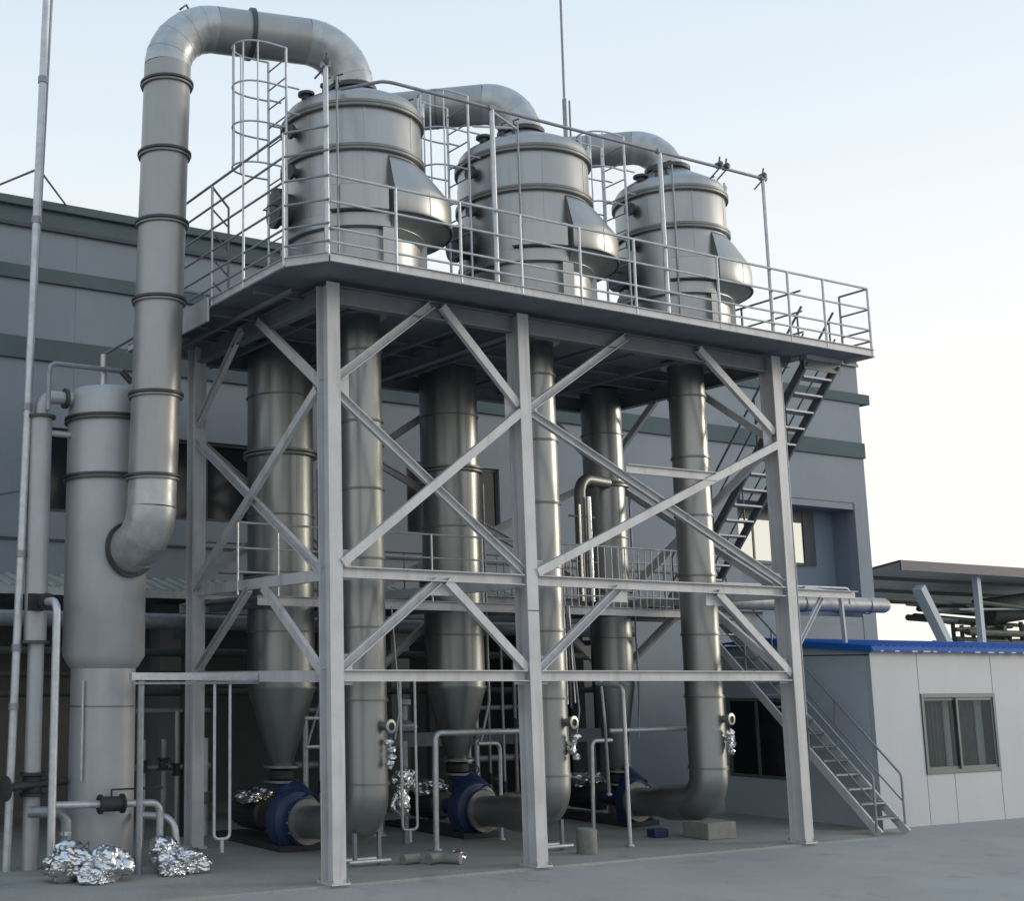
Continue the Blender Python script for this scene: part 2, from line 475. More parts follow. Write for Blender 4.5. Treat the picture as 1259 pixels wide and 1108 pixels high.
b = MB(); b.box((XL, YB + 0.26, 3.902), (XR - 0.21, YBK, 4.058)); b.build("floor_slab", "slab_dark", fb, smooth=False)
# open ground floor: piers, dark back wall
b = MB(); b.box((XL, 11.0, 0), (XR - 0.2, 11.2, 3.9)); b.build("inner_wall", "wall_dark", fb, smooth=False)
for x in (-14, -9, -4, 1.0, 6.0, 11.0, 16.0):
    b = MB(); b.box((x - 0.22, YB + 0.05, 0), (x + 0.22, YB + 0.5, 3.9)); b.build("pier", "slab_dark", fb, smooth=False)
b = MB(); b.box((11.3, YB + 0.01, 0), (19.998, YB + 0.24, 3.9)); b.build("wall", "wall_grey", fb, smooth=False)
b = MB(); b.box((15.75, YB + 0.012, 3.902), (19.998, YB + 0.24, 4.07)); b.build("recess_sill", "wall_grey", fb, smooth=False)
# sheet metal awning over the ground floor
aw = MB()
aw.add([(-16, 5.9, 4.02), (9.4, 5.9, 4.02), (9.4, YB - 0.003, 4.30), (-16, YB - 0.003, 4.30), (-16, 5.9, 4.05), (9.4, 5.9, 4.05), (9.4, YB - 0.003, 4.33), (-16, YB - 0.003, 4.33)],
       [(0, 3, 2, 1), (4, 5, 6, 7), (0, 1, 5, 4), (1, 2, 6, 5), (2, 3, 7, 6), (3, 0, 4, 7)])
ao = aw.build("awning", "sheet_grey", fb, smooth=False)
b = MB()
for i in range(int(25.4 / 0.25)):
    x = -16 + 0.12 + i * 0.25
    b.prism((x, 5.88, 4.055), (x, YB - 0.01, 4.335), [(-0.05, 0), (0.05, 0), (0.025, 0.035), (-0.025, 0.035)])
tag(b.build("rib", "sheet_grey", ao, smooth=False), kind="stuff")
b = MB(); b.box((-16, 5.84, 3.93), (9.4, 5.895, 4.06)); b.build("flashing", "galvanised", ao, smooth=False)

# plant clutter under the awning
th = thing("pipe_rack", "dark horizontal pipe rack under the awning at the back", "pipe rack", (4, 5.2, 0))
for z, r, y in ((3.5, 0.13, 5.0), (3.0, 0.07, 5.3), (2.65, 0.05, 5.3), (2.35, 0.06, 5.5)):
    MB().tube([(-6, y, z), (10.2, y, z)], r, 14).build("pipe", "plant_dark" if r < 0.1 else "galvanised_dull", th)
for x in (-5, 0.5, 5.5, 9.6):
    MB().bar((x, 5.4, 0.03), (x, 5.4, 3.6), 0.12, 0.12).build("post", "frame_dark", th, smooth=False)
    MB().bar((x, 4.7, 3.28), (x, 5.8, 3.28), 0.1, 0.1).build("crossbar", "frame_dark", th, smooth=False)
b = MB().box((3.3, 4.95, 1.38), (9.8, 5.05, 1.62)); b.build("shelf_beam", "deck_steel", th, smooth=False)

rnd = random.Random(21)
def manifold(x0, x1, y, label, n):
    t = thing("pipe_manifold", label, "pipe manifold", ((x0 + x1) / 2, y, 0.035), "pipe manifolds behind the pumps")
    for z, r in ((1.15, 0.06), (2.05, 0.045)):
        MB().tube([(x0, y, z), (x1, y, z)], r, 14).build("header", "galvanised_dull", t)
    for k in range(n):
        x = x0 + 0.15 + (x1 - x0 - 0.3) * (k + rnd.uniform(-.25, .25)) / max(1, n - 1)
        h = rnd.choice((2.05, 2.9, 3.4, 1.6)); r = rnd.choice((0.025, 0.035, 0.05))
        po = MB().tube([(x, y - 0.08, 0.036), (x, y - 0.08, h)], r, 12).build("riser_pipe", rnd.choice(("galvanised_dull", "galvanised", "vessel_grey")), t)
        zv = rnd.uniform(0.6, 1.8)
        vo = MB().lathe([(r, -0.1), (r * 2.2, -0.1), (r * 2.2, -0.075), (r * 1.5, -0.06), (r * 1.5, 0.06), (r * 2.2, 0.075), (r * 2.2, 0.1), (r, 0.1)], (x, y - 0.08, zv), 16).build("valve", rnd.choice(("motor_black", "ring_steel", "blue_paint")), po)
        if k % 2:
            MB().tube([(x, y - 0.08, zv), (x, y - 0.26, zv)], 0.012, 6).build("stem", "galvanised_dull", po)
            ring(MB(), (x, y - 0.27, zv), (0, 1, 0), 0.06, 0.075, 0.015, 20).build("handwheel", "motor_black", po)
    return t
manifold(-0.4, 0.95, 5.4, "cluster of small valved pipes behind the left end bay", 5)
manifold(2.2, 4.0, 4.7, "cluster of small valved pipes behind the first two heater columns", 7)
manifold(5.3, 7.2, 4.7, "cluster of small valved pipes left of the slimmest heater column", 7)
cw = thing("vent_cowl", "pale curved vent cowl above the pipes between the first two columns", "cowl", (3.3, 4.3, 1.8))
MB().lathe([(0.02, 0.0), (0.16, 0.01), (0.24, 0.06), (0.25, 0.10), (0.2, 0.11), (0.05, 0.16)], (3.3, 4.2, 1.9), 24, (0.1, -0.5, 1)).build("cowl_dish", "bright_tube", cw)
MB().tube([(3.3, 4.2, 1.15), (3.3, 4.2, 1.92)], 0.035, 10).build("stem", "galvanised_dull", cw)

# ================================================================== SUPPORT TOWER
tw = thing("support_tower", "grey steel frame tower with cross bracing carrying the raised platform", "steel tower", (0, 0, 0))
X1, X2, X3, Y0, Y1 = 0.0, 3.28, 8.67, 0.0, 4.02
ZT = 7.87
PS = "painted_steel"
for (x, y) in ((X1, Y0), (X2, Y0), (X3, Y0), (X1, Y1), (X2, Y1), (X3, Y1)):
    c = MB()
    # H section: flanges face front and back, web runs front to back
    a, bb, t, s = 0.10, 0.14, 0.02, 0.012
    poly = [(-a, -bb), (a, -bb), (a, -bb + t), (s, -bb + t), (s, bb - t), (a, bb - t), (a, bb), (-a, bb), (-a, bb - t), (-s, bb - t), (-s, -bb + t), (-a, -bb + t)]
    vs = [(x + px, y + py, 0.06) for px, py in poly] + [(x + px, y + py, ZT) for px, py in poly]
    n = len(poly)
    c.add(vs, [(i, (i + 1) % n, n + (i + 1) % n, n + i) for i in range(n)] + [tuple(range(n)), tuple(range(n, 2 * n))])
    co = c.build("column", PS, tw, smooth=False)
    bpm = MB().box((x - 0.14, y - 0.18, 0.036), (x + 0.14, y + 0.18, 0.06)); bpm.build("base_plate", PS, co, smooth=False)
    for sx in (-0.115, 0.115):
        for sy in (-0.155, 0.155):
            MB().lathe([(0.016, 0.06), (0.016, 0.085), (0.009, 0.086), (0.009, 0.11), (0, 0.11)], (x + sx, y + sy, 0), 6).build("anchor_bolt", "galvanised_dull", co, smooth=False)
    if x == X2 and y == Y0:
        MB().box((x - 0.103, y - 0.144, 3.52), (x + 0.103, y - 0.14, 3.535)).build("splice_seam", "frame_dark", co, smooth=False)
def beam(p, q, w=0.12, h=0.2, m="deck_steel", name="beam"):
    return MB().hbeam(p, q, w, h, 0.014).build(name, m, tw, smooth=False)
def brace(p, q, w=0.075, h=0.12, side=0.0):
    # channel section with its flat back outwards
    p = V(p); q = V(q)
    return MB().channel(p, q, w, h, 0.012, up=(0, 0, 1)).build("brace", PS, tw, smooth=False)
for (xa, xb) in ((X1, X2), (X2, X3)):
    for y in (Y0, Y1):
        beam((xa + 0.12, y, ZT - 0.14), (xb - 0.12, y, ZT - 0.14), 0.14, 0.26)
        for z in (3.96, 2.62):
            if y == Y1 and z < 3: continue
            MB().channel((xa + 0.12, y - 0.08 if y == Y0 else y, z), (xb - 0.12, y - 0.08 if y == Y0 else y, z), 0.09, 0.15, 0.014).build("beam", PS, tw, smooth=False)
for x in (X1, X2, X3):
    beam((x, Y0 + 0.16, ZT - 0.14), (x, Y1 - 0.16, ZT - 0.14), 0.14, 0.26)
    MB().channel((x, Y0 + 0.16, 3.93), (x, Y1 - 0.16, 3.93), 0.09, 0.15, 0.014).build("beam", PS, tw, smooth=False)
MB().channel((X1, Y0 + 0.16, 2.61), (X1, Y1 - 0.16, 2.61), 0.09, 0.15, 0.014).build("beam", PS, tw, smooth=False)
MB().channel((X3, Y0 + 0.16, 2.61), (X3, Y1 - 0.16, 2.61), 0.09, 0.15, 0.014).build("beam", PS, tw, smooth=False)
yf, yg = -0.07, -0.12          # two brace planes so crossing members pass each other
def gusset(x, y, z, ax, s=0.17):
    g_ = MB()
    if ax == 'x': g_.box((x - s, y - 0.006, z - s), (x + s, y + 0.006, z + s))
    else: g_.box((x - 0.006, y - s, z - s), (x + 0.006, y + s, z + s))
    return g_.build("gusset_plate", PS, tw, smooth=False)
# front, first bay
brace((0.10, yf, 6.58), (1.68, yf, 7.80)); brace((3.18, yf, 6.50), (1.86, yf, 7.80))
brace((0.10, yf, 6.34), (3.18, yf, 4.08)); brace((3.18, yg, 6.38), (0.10, yg, 4.07))
brace((0.10, yf, 2.72), (1.68, yf, 3.90)); brace((3.18, yf, 2.72), (1.82, yf, 3.90))
# front, second bay
brace((3.38, yf, 6.46), (5.38, yf, 7.80)); brace((8.57, yf, 6.58), (6.94, yf, 7.80))
brace((3.38, yf, 6.42), (8.57, yf, 4.08)); brace((8.57, yg, 6.36), (3.38, yg, 4.07))
brace((5.2, yg - 0.02, 5.71), (7.10, yg - 0.02, 5.72), 0.06, 0.14)
brace((3.38, yf, 2.70), (4.98, yf, 3.90)); brace((8.57, yf, 2.66), (7.03, yf, 3.90))
# left end
for x in (X1, X3):
    o = -0.05 if x == X1 else 0.05
    brace((x + o, 0.14, 6.52), (x + o, 1.86, 7.80)); brace((x + o, 3.88, 6.58), (x + o, 2.40, 7.80))
    brace((x + o, 3.88, 6.30), (x + o, 0.14, 3.98)); brace((x + o * 2, 0.14, 6.42), (x + o * 2, 3.88, 3.98))
    brace((x + o, 0.14, 2.66), (x + o, 1.72, 3.86)); brace((x + o, 3.88, 2.66), (x + o, 2.15, 3.86))
# back face braces
brace((0.10, Y1, 6.3), (3.18, Y1, 4.08)); brace((3.18, Y1 + 0.1, 6.3), (0.10, Y1 + 0.1, 4.07))
brace((3.38, Y1, 6.3), (8.57, Y1, 4.08)); brace((8.57, Y1 + 0.1, 6.3), (3.38, Y1 + 0.1, 4.07))
brace((3.38, Y1, 2.7), (4.98, Y1, 3.88)); brace((8.57, Y1, 2.66), (7.03, Y1, 3.88))
brace((3.38, Y1, 6.46), (5.38, Y1, 7.76)); brace((8.57, Y1, 6.58), (6.94, Y1, 7.76))
# small knee on the stair side of the right column
brace((8.80, 0.0, 3.0), (9.55, 0.0, 3.9), 0.05, 0.08)
MB().channel((8.79, -0.02, 3.96), (10.4, -0.02, 3.96), 0.08, 0.13, 0.012).build("beam", PS, tw, smooth=False)
for gx, gs in ((X1, 1), (X2, 1), (X2, -1), (X3, -1)):
    for gz in (6.46, 4.06, 2.70):
        x_ = gx + gs * 0.10
        MB().box((min(x_, x_ + gs * 0.20), -0.032, gz - 0.2), (max(x_, x_ + gs * 0.20), -0.022, gz + 0.2)).build("gusset_plate", PS, tw, smooth=False)
for gx in (1.77, 4.98, 7.03):
    MB().box((gx - 0.2, -0.032, 3.70), (gx + 0.2, -0.022, 3.885)).build("gusset_plate", PS, tw, smooth=False)
# deck plate
outline = [(-0.50, -0.85), (10.20, -0.85), (10.20, -0.27), (9.28, -0.27), (9.28, 4.80), (-0.88, 4.80), (-0.88, -0.35)]
d = MB(); n = len(outline)
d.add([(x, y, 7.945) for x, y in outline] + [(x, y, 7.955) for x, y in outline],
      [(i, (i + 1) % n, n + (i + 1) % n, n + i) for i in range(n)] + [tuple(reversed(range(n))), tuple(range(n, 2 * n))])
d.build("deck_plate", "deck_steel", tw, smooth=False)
for i in range(n):
    a = V(outline[i][0], outline[i][1], 7.94); b_ = V(outline[(i + 1) % n][0], outline[(i + 1) % n][1], 7.94)
    dr = (b_ - a).normalized(); nrm = Vector((dr.y, -dr.x, 0))
    s = nrm * 0.021
    MB().channel(a + s + dr * 0.012, b_ + s - dr * 0.012, 0.04, 0.125, 0.008).build("edge_channel", PS, tw, smooth=False)
# deeper fascia on the rear of the left edge and at the stair head
MB().box((-0.96, 1.75, 7.66), (-0.925, 4.4, 8.01)).build("fascia_plate", PS, tw, smooth=False)
MB().box((9.24, -0.245, 7.70), (10.15, -0.225, 7.93)).build("fascia_plate", "deck_steel", tw, smooth=False)
# joists
for y in (0.62, 1.9, 2.6, 3.3):
    MB().channel((-0.8, y, 7.872), (9.2, y, 7.872), 0.06, 0.14, 0.008).build("joist", "deck_steel", tw, smooth=False)
for x in (-0.45, 0.6, 2.0, 2.7, 3.9, 5.4, 6.2, 7.2, 9.0):
    MB().channel((x, 0.2, 7.775), (x, 4.75, 7.775), 0.05, 0.05, 0.008).build("joist", "deck_steel", tw, smooth=False)
MB().channel((8.80, 0.05, 7.84), (9.2, 0.05, 7.84), 0.06, 0.14, 0.008).build("joist", "deck_steel", tw, smooth=False)
cd = MB().tube([(8.86, -0.06, 7.8), (8.88, -0.06, 2.0)], 0.022, 8).build("conduit", "galvanised_dull", tw)

def railing(pts, zs, posts, zbase, m="galvanised", r=0.017, name="guardrail", parent=tw, post_top=None, posts_r=0.02, pm=None):
    """polyline railing with separate rails and posts; returns the part (its first rail)"""
    part = None
    for k, z in enumerate(sorted(zs, reverse=True)):
        o = MB().tube([(x, y, z) for x, y in pts], r if k else r * 1.15, 8).build(name if part is None else "rail", m, part if part else parent)
        if part is None: part = o
    for (x, y) in posts:
        MB().tube([(x, y, zbase), (x, y, post_top or max(zs))], posts_r, 8).build("post", pm or m, part)
    return part
FR = [8.15, 8.34, 8.70, 9.06]
railing([(-0.47, -0.85), (10.17, -0.85)], FR, [(x, -0.85) for x in (0.55, 1.62, 2.68, 3.78, 4.85, 6.60, 8.20, 9.05, 10.17)], 7.9)
railing([(10.18, -0.83), (10.18, -0.30)], FR, [(10.18, -0.30)], 7.9, m="galvanised_dull")
LR = [8.16, 8.40, 8.72, 9.05, 9.40, 9.73]
railing([(-0.89, 3.5), (-0.89, 1.74), (-0.89, -0.35), (-0.50, -0.86)], LR, [(-0.89, -0.35), (-0.89, 0.77), (-0.89, 1.74), (-0.89, 2.9)], 7.9, m="galvanised_dull", pm="galvanised")
railing([(9.27, -0.25), (9.27, 4.7)], FR, [(9.27, y) for y in (1.0, 2.2, 3.4, 4.6)], 7.95, m="galvanised_dull")
railing([(-0.8, 4.78), (9.2, 4.78)], FR, [(x, 4.78) for x in (0.5, 2, 3.5, 5, 6.5, 8)], 7.95, m="galvanised_dull")
# small swing gate on the left edge
gt = MB().tube([(-0.89, 1.74, 9.70), (-0.62, 1.74, 9.42), (-0.62, 1.74, 8.0)], 0.018, 8).build("gate_bar", "dark_rail", tw)
for z in (9.35, 9.0, 8.6, 8.25):
    MB().tube([(-0.88, 1.74, z), (-0.63, 1.74, z - 0.22)], 0.014, 6).build("bar", "dark_rail", gt)

# ================================================================== TANKS
TX = [1.24, 4.57, 7.90]; TY = 1.25
TR = [1.04, 1.05, 0.93]
tank_lab = ["largest silver separator tank, nearest the tall duct, standing on the platform",
            "middle silver separator tank on the platform between two others",
            "smallest silver separator tank at the right end of the platform"]
def make_tank(i):
    X, r = TX[i], TR[i]
    t = thing("separator_tank", tank_lab[i], "tank", (X, TY, 7.955), "separator tanks on the platform")
    C_ = (X, TY, 0)
    def L(prof, name, m, n=96, a0=0, a1=2 * math.pi, close=True, parent=t):
        return MB().lathe(prof, C_, n, (0, 0, 1), a0, a1, close).build(name, m, parent)
    sh = L([(r, 8.94), (r, 10.95), (r * 0.988, 11.00), (r * 0.955, 11.045), (r * 0.80, 11.14), (0.44, 11.34), (0.37, 11.385), (0.345, 11.42), (0.345, 11.48)], "shell", "clad_steel")
    L([(r * 0.965, 7.956), (r * 0.965, 8.95)], "lower_shell", "clad_steel")
    L([(r + 0.02, 8.935), (r + 0.035, 8.95), (r + 0.035, 9.14), (r + 0.02, 9.15), (r - 0.02, 9.15), (r - 0.02, 8.935), (r + 0.02, 8.935)], "base_band", "clad_steel", close=False)
    for z0, z1 in ((10.09, 10.19), (10.76, 10.865)):
        zm = (z0 + z1) / 2
        L([(r - 0.01, z0), (r + 0.045, z0), (r + 0.055, z0 + 0.01), (r + 0.055, zm - 0.008), (r + 0.048, zm), (r + 0.055, zm + 0.008), (r + 0.055, z1 - 0.01), (r + 0.045, z1), (r - 0.01, z1), (r - 0.01, z0)], "flange_ring", "ring_steel", close=False)
    L([(0.34, 11.42), (0.39, 11.42), (0.39, 11.49), (0.34, 11.49), (0.34, 11.42)], "neck_flange", "dark_ring", close=False)
    L([(r * 0.965, 8.40), (r * 0.965 + 0.012, 8.405), (r * 0.965 + 0.012, 8.43), (r * 0.965, 8.435)], "lower_band", "ring_steel")
    # wrapper plate on the front
    a0, a1 = R(-140), R(-97)
    wp = L([(r - 0.01, 9.16), (r + 0.12, 9.165), (r + 0.13, 9.175), (r + 0.13, 9.53), (r + 0.12, 9.54), (r - 0.01, 9.56)], "wrapper_plate", "clad_steel", 24, a0, a1)
    for a in (a0, a1):
        ca, sa = math.cos(a), math.sin(a)
        MB().add([(X + ca * q_, TY + sa * q_, h_) for q_, h_ in ((r - 0.01, 9.16), (r + 0.13, 9.165), (r + 0.13, 9.54), (r - 0.01, 9.56))], [(0, 1, 2, 3)]).build("end_plate", "clad_steel", wp, smooth=False)
    # vertical seams of the cladding
    for k in range(4):
        a = R(-160 + 47 * k)
        for z0, z1 in ((8.96, 10.08), (10.2, 10.75)):
            p0 = Vector((X + math.cos(a) * (r + 0.002), TY + math.sin(a) * (r + 0.002), z0)); p1 = p0 + Vector((0, 0, z1 - z0))
            MB().bar(p0, p1, 0.018, 0.006, up=(math.cos(a), math.sin(a), 0)).build("seam", "clad_steel", sh, smooth=False)
    # flared inlet housing wrapping the right flank: an off-centre drum, deepest towards the right
    b0, b1 = R(-93), R(93)
    ecc, rho = 0.27 * r, 1.20 * r
    def rbk(a): return ecc * math.cos(a) + math.sqrt(max(0.0, rho * rho - (ecc * math.sin(a)) ** 2))
    N = 48
    def sweep(fn, name, m, parent):
        vs, fs = [], []
        cols = [fn(b0 + (b1 - b0) * k / N) for k in range(N + 1)]
        m_ = N + 1; q_ = len(cols[0])
        for q in range(q_):
            for k in range(m_):
                a = b0 + (b1 - b0) * k / N
                rr, h = cols[k][q]
                vs.append((X + math.cos(a) * rr, TY + math.sin(a) * rr, h))
        for q in range(q_ - 1):
            for k in range(N):
                fs.append((q * m_ + k, q * m_ + k + 1, (q + 1) * m_ + k + 1, (q + 1) * m_ + k))
        return MB().add(vs, fs).build(name, m, parent)
    def outer(a):
        q = rbk(a)
        return [(r - 0.01, 10.07), (r + (q - r) * 0.3, 9.95), (q - 0.02, 9.60), (q, 9.54), (q, 9.17), (q - 0.012, 9.15)]
    def under(a):
        q = rbk(a)
        return [(q - 0.014, 9.152), (r + (q - r) * 0.35, 9.03), (r * 1.035, 8.96), (r * 0.95, 8.80)]
    ho = sweep(outer, "inlet_housing", "clad_steel", t)
    sweep(under, "underside", "cheek_shade_green", ho)  # shade below the drum is painted with the dark cheek colour
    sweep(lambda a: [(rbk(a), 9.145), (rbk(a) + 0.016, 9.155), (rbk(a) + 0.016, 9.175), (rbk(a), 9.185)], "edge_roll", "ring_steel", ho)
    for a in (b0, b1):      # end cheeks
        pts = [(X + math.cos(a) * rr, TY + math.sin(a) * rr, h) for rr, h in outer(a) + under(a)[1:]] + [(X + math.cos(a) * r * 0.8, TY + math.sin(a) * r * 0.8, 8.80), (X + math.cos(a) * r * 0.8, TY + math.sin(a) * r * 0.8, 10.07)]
        MB().add(pts, [tuple(range(len(pts)))]).build("cheek_plate", "cheek_shade_green", ho, smooth=False)
    for a in (R(-66), R(-38), R(-8)):
        q = rbk(a) + 0.002
        p0 = Vector((X + math.cos(a) * q, TY + math.sin(a) * q, 9.185)); p1 = p0 + Vector((0, 0, 0.35))
        MB().bar(p0, p1, 0.016, 0.006, up=(math.cos(a), math.sin(a), 0)).build("seam", "clad_steel", ho, smooth=False)
    # support lugs around the base
    for a in (R(-95), R(-35), R(30), R(150)):
        er = Vector((math.cos(a), math.sin(a), 0)); et = Vector((-er.y, er.x, 0))
        cc = Vector((X, TY, 0)) + er * (r * 0.965 + 0.03)
        lug = MB()
        for s in (-0.09, 0.09):
            q0 = cc + et * s
            lug.add([tuple(q0 - er * 0.05 + et * u + Vector((0, 0, z))) for u in (-0.008, 0.008) for z in (7.957, 8.93)] +
                    [tuple(q0 + er * 0.045 + et * u + Vector((0, 0, z))) for u in (-0.008, 0.008) for z in (7.957, 8.93)],
                    [(0, 1, 3, 2), (4, 6, 7, 5), (0, 4, 5, 1), (2, 3, 7, 6), (1, 5, 7, 3), (0, 2, 6, 4)])
        f0 = cc + er * 0.046
        lug.add([tuple(f0 + et * u + er * w_ + Vector((0, 0, z))) for w_ in (0, 0.014) for u in (-0.1, 0.1) for z in (7.957, 8.93)],
                [(0, 1, 3, 2), (4, 6, 7, 5), (0, 4, 5, 1), (2, 3, 7, 6), (1, 5, 7, 3), (0, 2, 6, 4)])
        lug.build("support_lug", "clad_steel", t, smooth=False)
    # manhole on the left flank
    a = R(172); er = Vector((math.cos(a), math.sin(a), 0))
    for zc, rr in ((9.42, 0.24),):
        c0 = Vector((X, TY, zc)) + er * (r - 0.05)
        mo = MB().lathe([(rr, 0), (rr, 0.22), (rr + 0.06, 0.22), (rr + 0.06, 0.30), (0, 0.30)], c0, 32, er).build("manhole", "dark_ring", t)
        MB().tube([c0 + er * 0.30 + Vector((0, -0.12, 0)), c0 + er * 0.40 + Vector((0, -0.12, 0)), c0 + er * 0.40 + Vector((0, 0.12, 0)), c0 + er * 0.30 + Vector((0, 0.12, 0))], 0.014, 6).build("handle", "dark_ring", mo)
    # small sight glass nozzles on the left flank
    for zc in (10.55, 9.92):
        a = R(-176); er = Vector((math.cos(a), math.sin(a), 0))
        c0 = Vector((X, TY, zc)) + er * (r - 0.05)
        MB().lathe([(0.07, 0), (0.07, 0.12), (0.11, 0.12), (0.11, 0.17), (0, 0.17)], c0, 20, er).build("nozzle", "dark_ring", t)
    # dome nozzles and valves
    for a, rr, h, w_ in ((R(-170), 0.88, 0.06, 0.07), (R(-150), 0.84, 0.10, 0.035), (R(-138), 0.78, 0.12, 0.03), (R(-20), 0.86, 0.18, 0.03), (R(10), 0.80, 0.2, 0.035)):
        x, y = X + math.cos(a) * rr * r, TY + math.sin(a) * rr * r
        z = 11.04 + (0.95 - rr) * r * 0.45
        no = MB().lathe([(w_, 0), (w_, h), (w_ * 1.8, h), (w_ * 1.8, h + 0.04), (0, h + 0.04)], (x, y, z), 16).build("dome_nozzle", "dark_ring", t)
        if w_ < 0.05:
            MB().tube([(x, y, z + h + 0.04), (x, y, z + h + 0.12), (x + 0.09, y - 0.02, z + h + 0.16)], 0.016, 6).build("valve_stem", "dark_ring", no)
    # gauge bottle on the shoulder at the right
    a = R(-38); x, y = X + math.cos(a) * (r + 0.02), TY + math.sin(a) * (r + 0.02)
    MB().lathe([(0.03, 0), (0.045, 0.02), (0.045, 0.16), (0.02, 0.2), (0.02, 0.24), (0, 0.24)], (x, y, 10.94), 16).build("gauge_bottle", "galvanised", t)
    # slim level pipe down the front
    a = R(-133); x, y = X + math.cos(a) * (r + 0.17), TY + math.sin(a) * (r + 0.17)
    MB().tube([(x, y, 7.97), (x, y, 11.15)], 0.016, 8).build("level_pipe", "galvanised_dull", t)
    return t
for i in range(3): make_tank(i)

# ================================================================== VAPOUR DUCTS
DR = 0.345
def elbow(path, r, name, m, parent, n=40):
    return MB().tube(path, r, n, cap=False).build(name, m, parent)
# first: tank 1 -> tall riser -> condenser
dt = thing("vapour_duct", "tall grey vapour duct arching from the first tank down to the left vessel", "duct", (-1.72, 1.9, 4.2), "vapour ducts above the tanks")
ZD = 12.2
tp = V(TX[0], TY, 11.41); tc = V(TX[0], TY, ZD); rc = V(-1.53, 1.93, ZD); rb_ = V(-1.735, 1.9, 4.42); cb = V(-1.95, 3.0, 4.30)
el1 = arc_path(tp, tc, rc, 0.72, 18)
el2 = arc_path(tc, rc, rb_, 0.72, 18)
el3 = arc_path(rc, rb_, cb, 0.56, 14)
elbow([tp] + el1, DR, "elbow", "duct_elbow", dt)
mid = el1[-1].lerp(el2[0], 0.62)
elbow([el1[-1], mid], DR, "section", "duct_steel", dt)
elbow([mid, el2[0]], DR, "section", "duct_steel", dt)
ring(MB(), mid, (el2[0] - el1[-1]), DR - 0.01, DR + 0.045, 0.06).build("flange_ring", "dark_ring", dt)
elbow(el2, DR, "elbow", "duct_elbow", dt)
elbow(el3 + [cb], DR, "elbow", "duct_elbow", dt)
axis = (el3[0] - el2[-1]).normalized()
zs = [el2[-1].z, 11.22, 10.12, 9.06, 7.9, 6.52, 5.35, el3[0].z]
def on_axis(z):
    f = (z - el2[-1].z) / (el3[0].z - el2[-1].z); return el2[-1].lerp(el3[0], f)
zs = sorted(zs, reverse=True)
zs = [z for z in zs if z <= el2[-1].z + 1e-6]
for a, b_ in zip(zs[:-1], zs[1:]):
    if a - b_ > 0.02:
        elbow([on_axis(a), on_axis(b_)], DR if b_ > 5.3 else DR * 0.985, "section", "duct_steel" if b_ > 5.3 else "duct_elbow", dt)
for z in (11.22, 10.12, 9.06, 7.9, 6.52, 5.35):
    c_ = on_axis(z); 
    ring(MB(), c_, axis, DR - 0.01, DR + 0.05, 0.035).build("flange_ring", "dark_ring", dt)
    ring(MB(), c_ + axis * 0.045, axis, DR - 0.01, DR + 0.035, 0.03).build("flange_ring", "ring_steel", dt)
# seams on the elbow bends
for path in (el1, el2, el3):
    for k in range(3, len(path) - 2, 4):
        ring(MB(), path[k], path[k + 1] - path[k - 1], DR - 0.01, DR + 0.004, 0.02, 40).build("seam", "duct_elbow", dt)
MB().tube([el2[6] + V(0, 0, DR - 0.05), el2[6] + V(-0.1, 0, DR + 0.08), el2[6] + V(-0.2, 0, DR - 0.02)], 0.018, 6).build("lifting_eye", "dark_ring", dt)
# collar on the condenser
cdir = (cb - el3[-1]).normalized()
ring(MB(), cb - cdir * 0.62, cdir, DR - 0.01, DR + 0.05, 0.06).build("collar", "dark_ring", dt)
# second and third
lab = ["short curved vapour duct dropping into the middle tank", "short curved vapour duct dropping into the smallest tank at the right"]
for i in (1, 2):
    dr_ = DR * (0.97 if i == 1 else 0.86)
    t = thing("vapour_duct", lab[i - 1], "duct", (TX[i], TY, 11.4), "vapour ducts above the tanks")
    a = V(TX[i], TY, 11.41); zc = 12.05 if i == 1 else 11.95
    b_ = V(TX[i], TY, zc); e = V(TX[i] - 2.55, TY + 2.25, zc); f = V(e.x, e.y, 7.95)
    q1 = arc_path(a, b_, e, 0.60, 18); q2 = arc_path(b_, e, f, 0.60, 14)
    elbow([a] + q1, dr_, "elbow", "duct_elbow", t)
    h = q1[-1].lerp(q2[0], 0.35)
    elbow([q1[-1], h], dr_, "section", "duct_steel", t); elbow([h, q2[0]], dr_ * 1.002, "section", "duct_steel", t)
    ring(MB(), h, q2[0] - q1[-1], dr_ - 0.01, dr_ + 0.006, 0.03).build("seam", "ring_steel", t)
    elbow(q2, dr_, "elbow", "duct_elbow", t); elbow([q2[-1], f], dr_, "section", "duct_steel", t)
    for k in range(3, len(q1) - 2, 4):
        ring(MB(), q1[k], q1[k + 1] - q1[k - 1], dr_ - 0.01, dr_ + 0.004, 0.02, 40).build("seam", "duct_elbow", t)

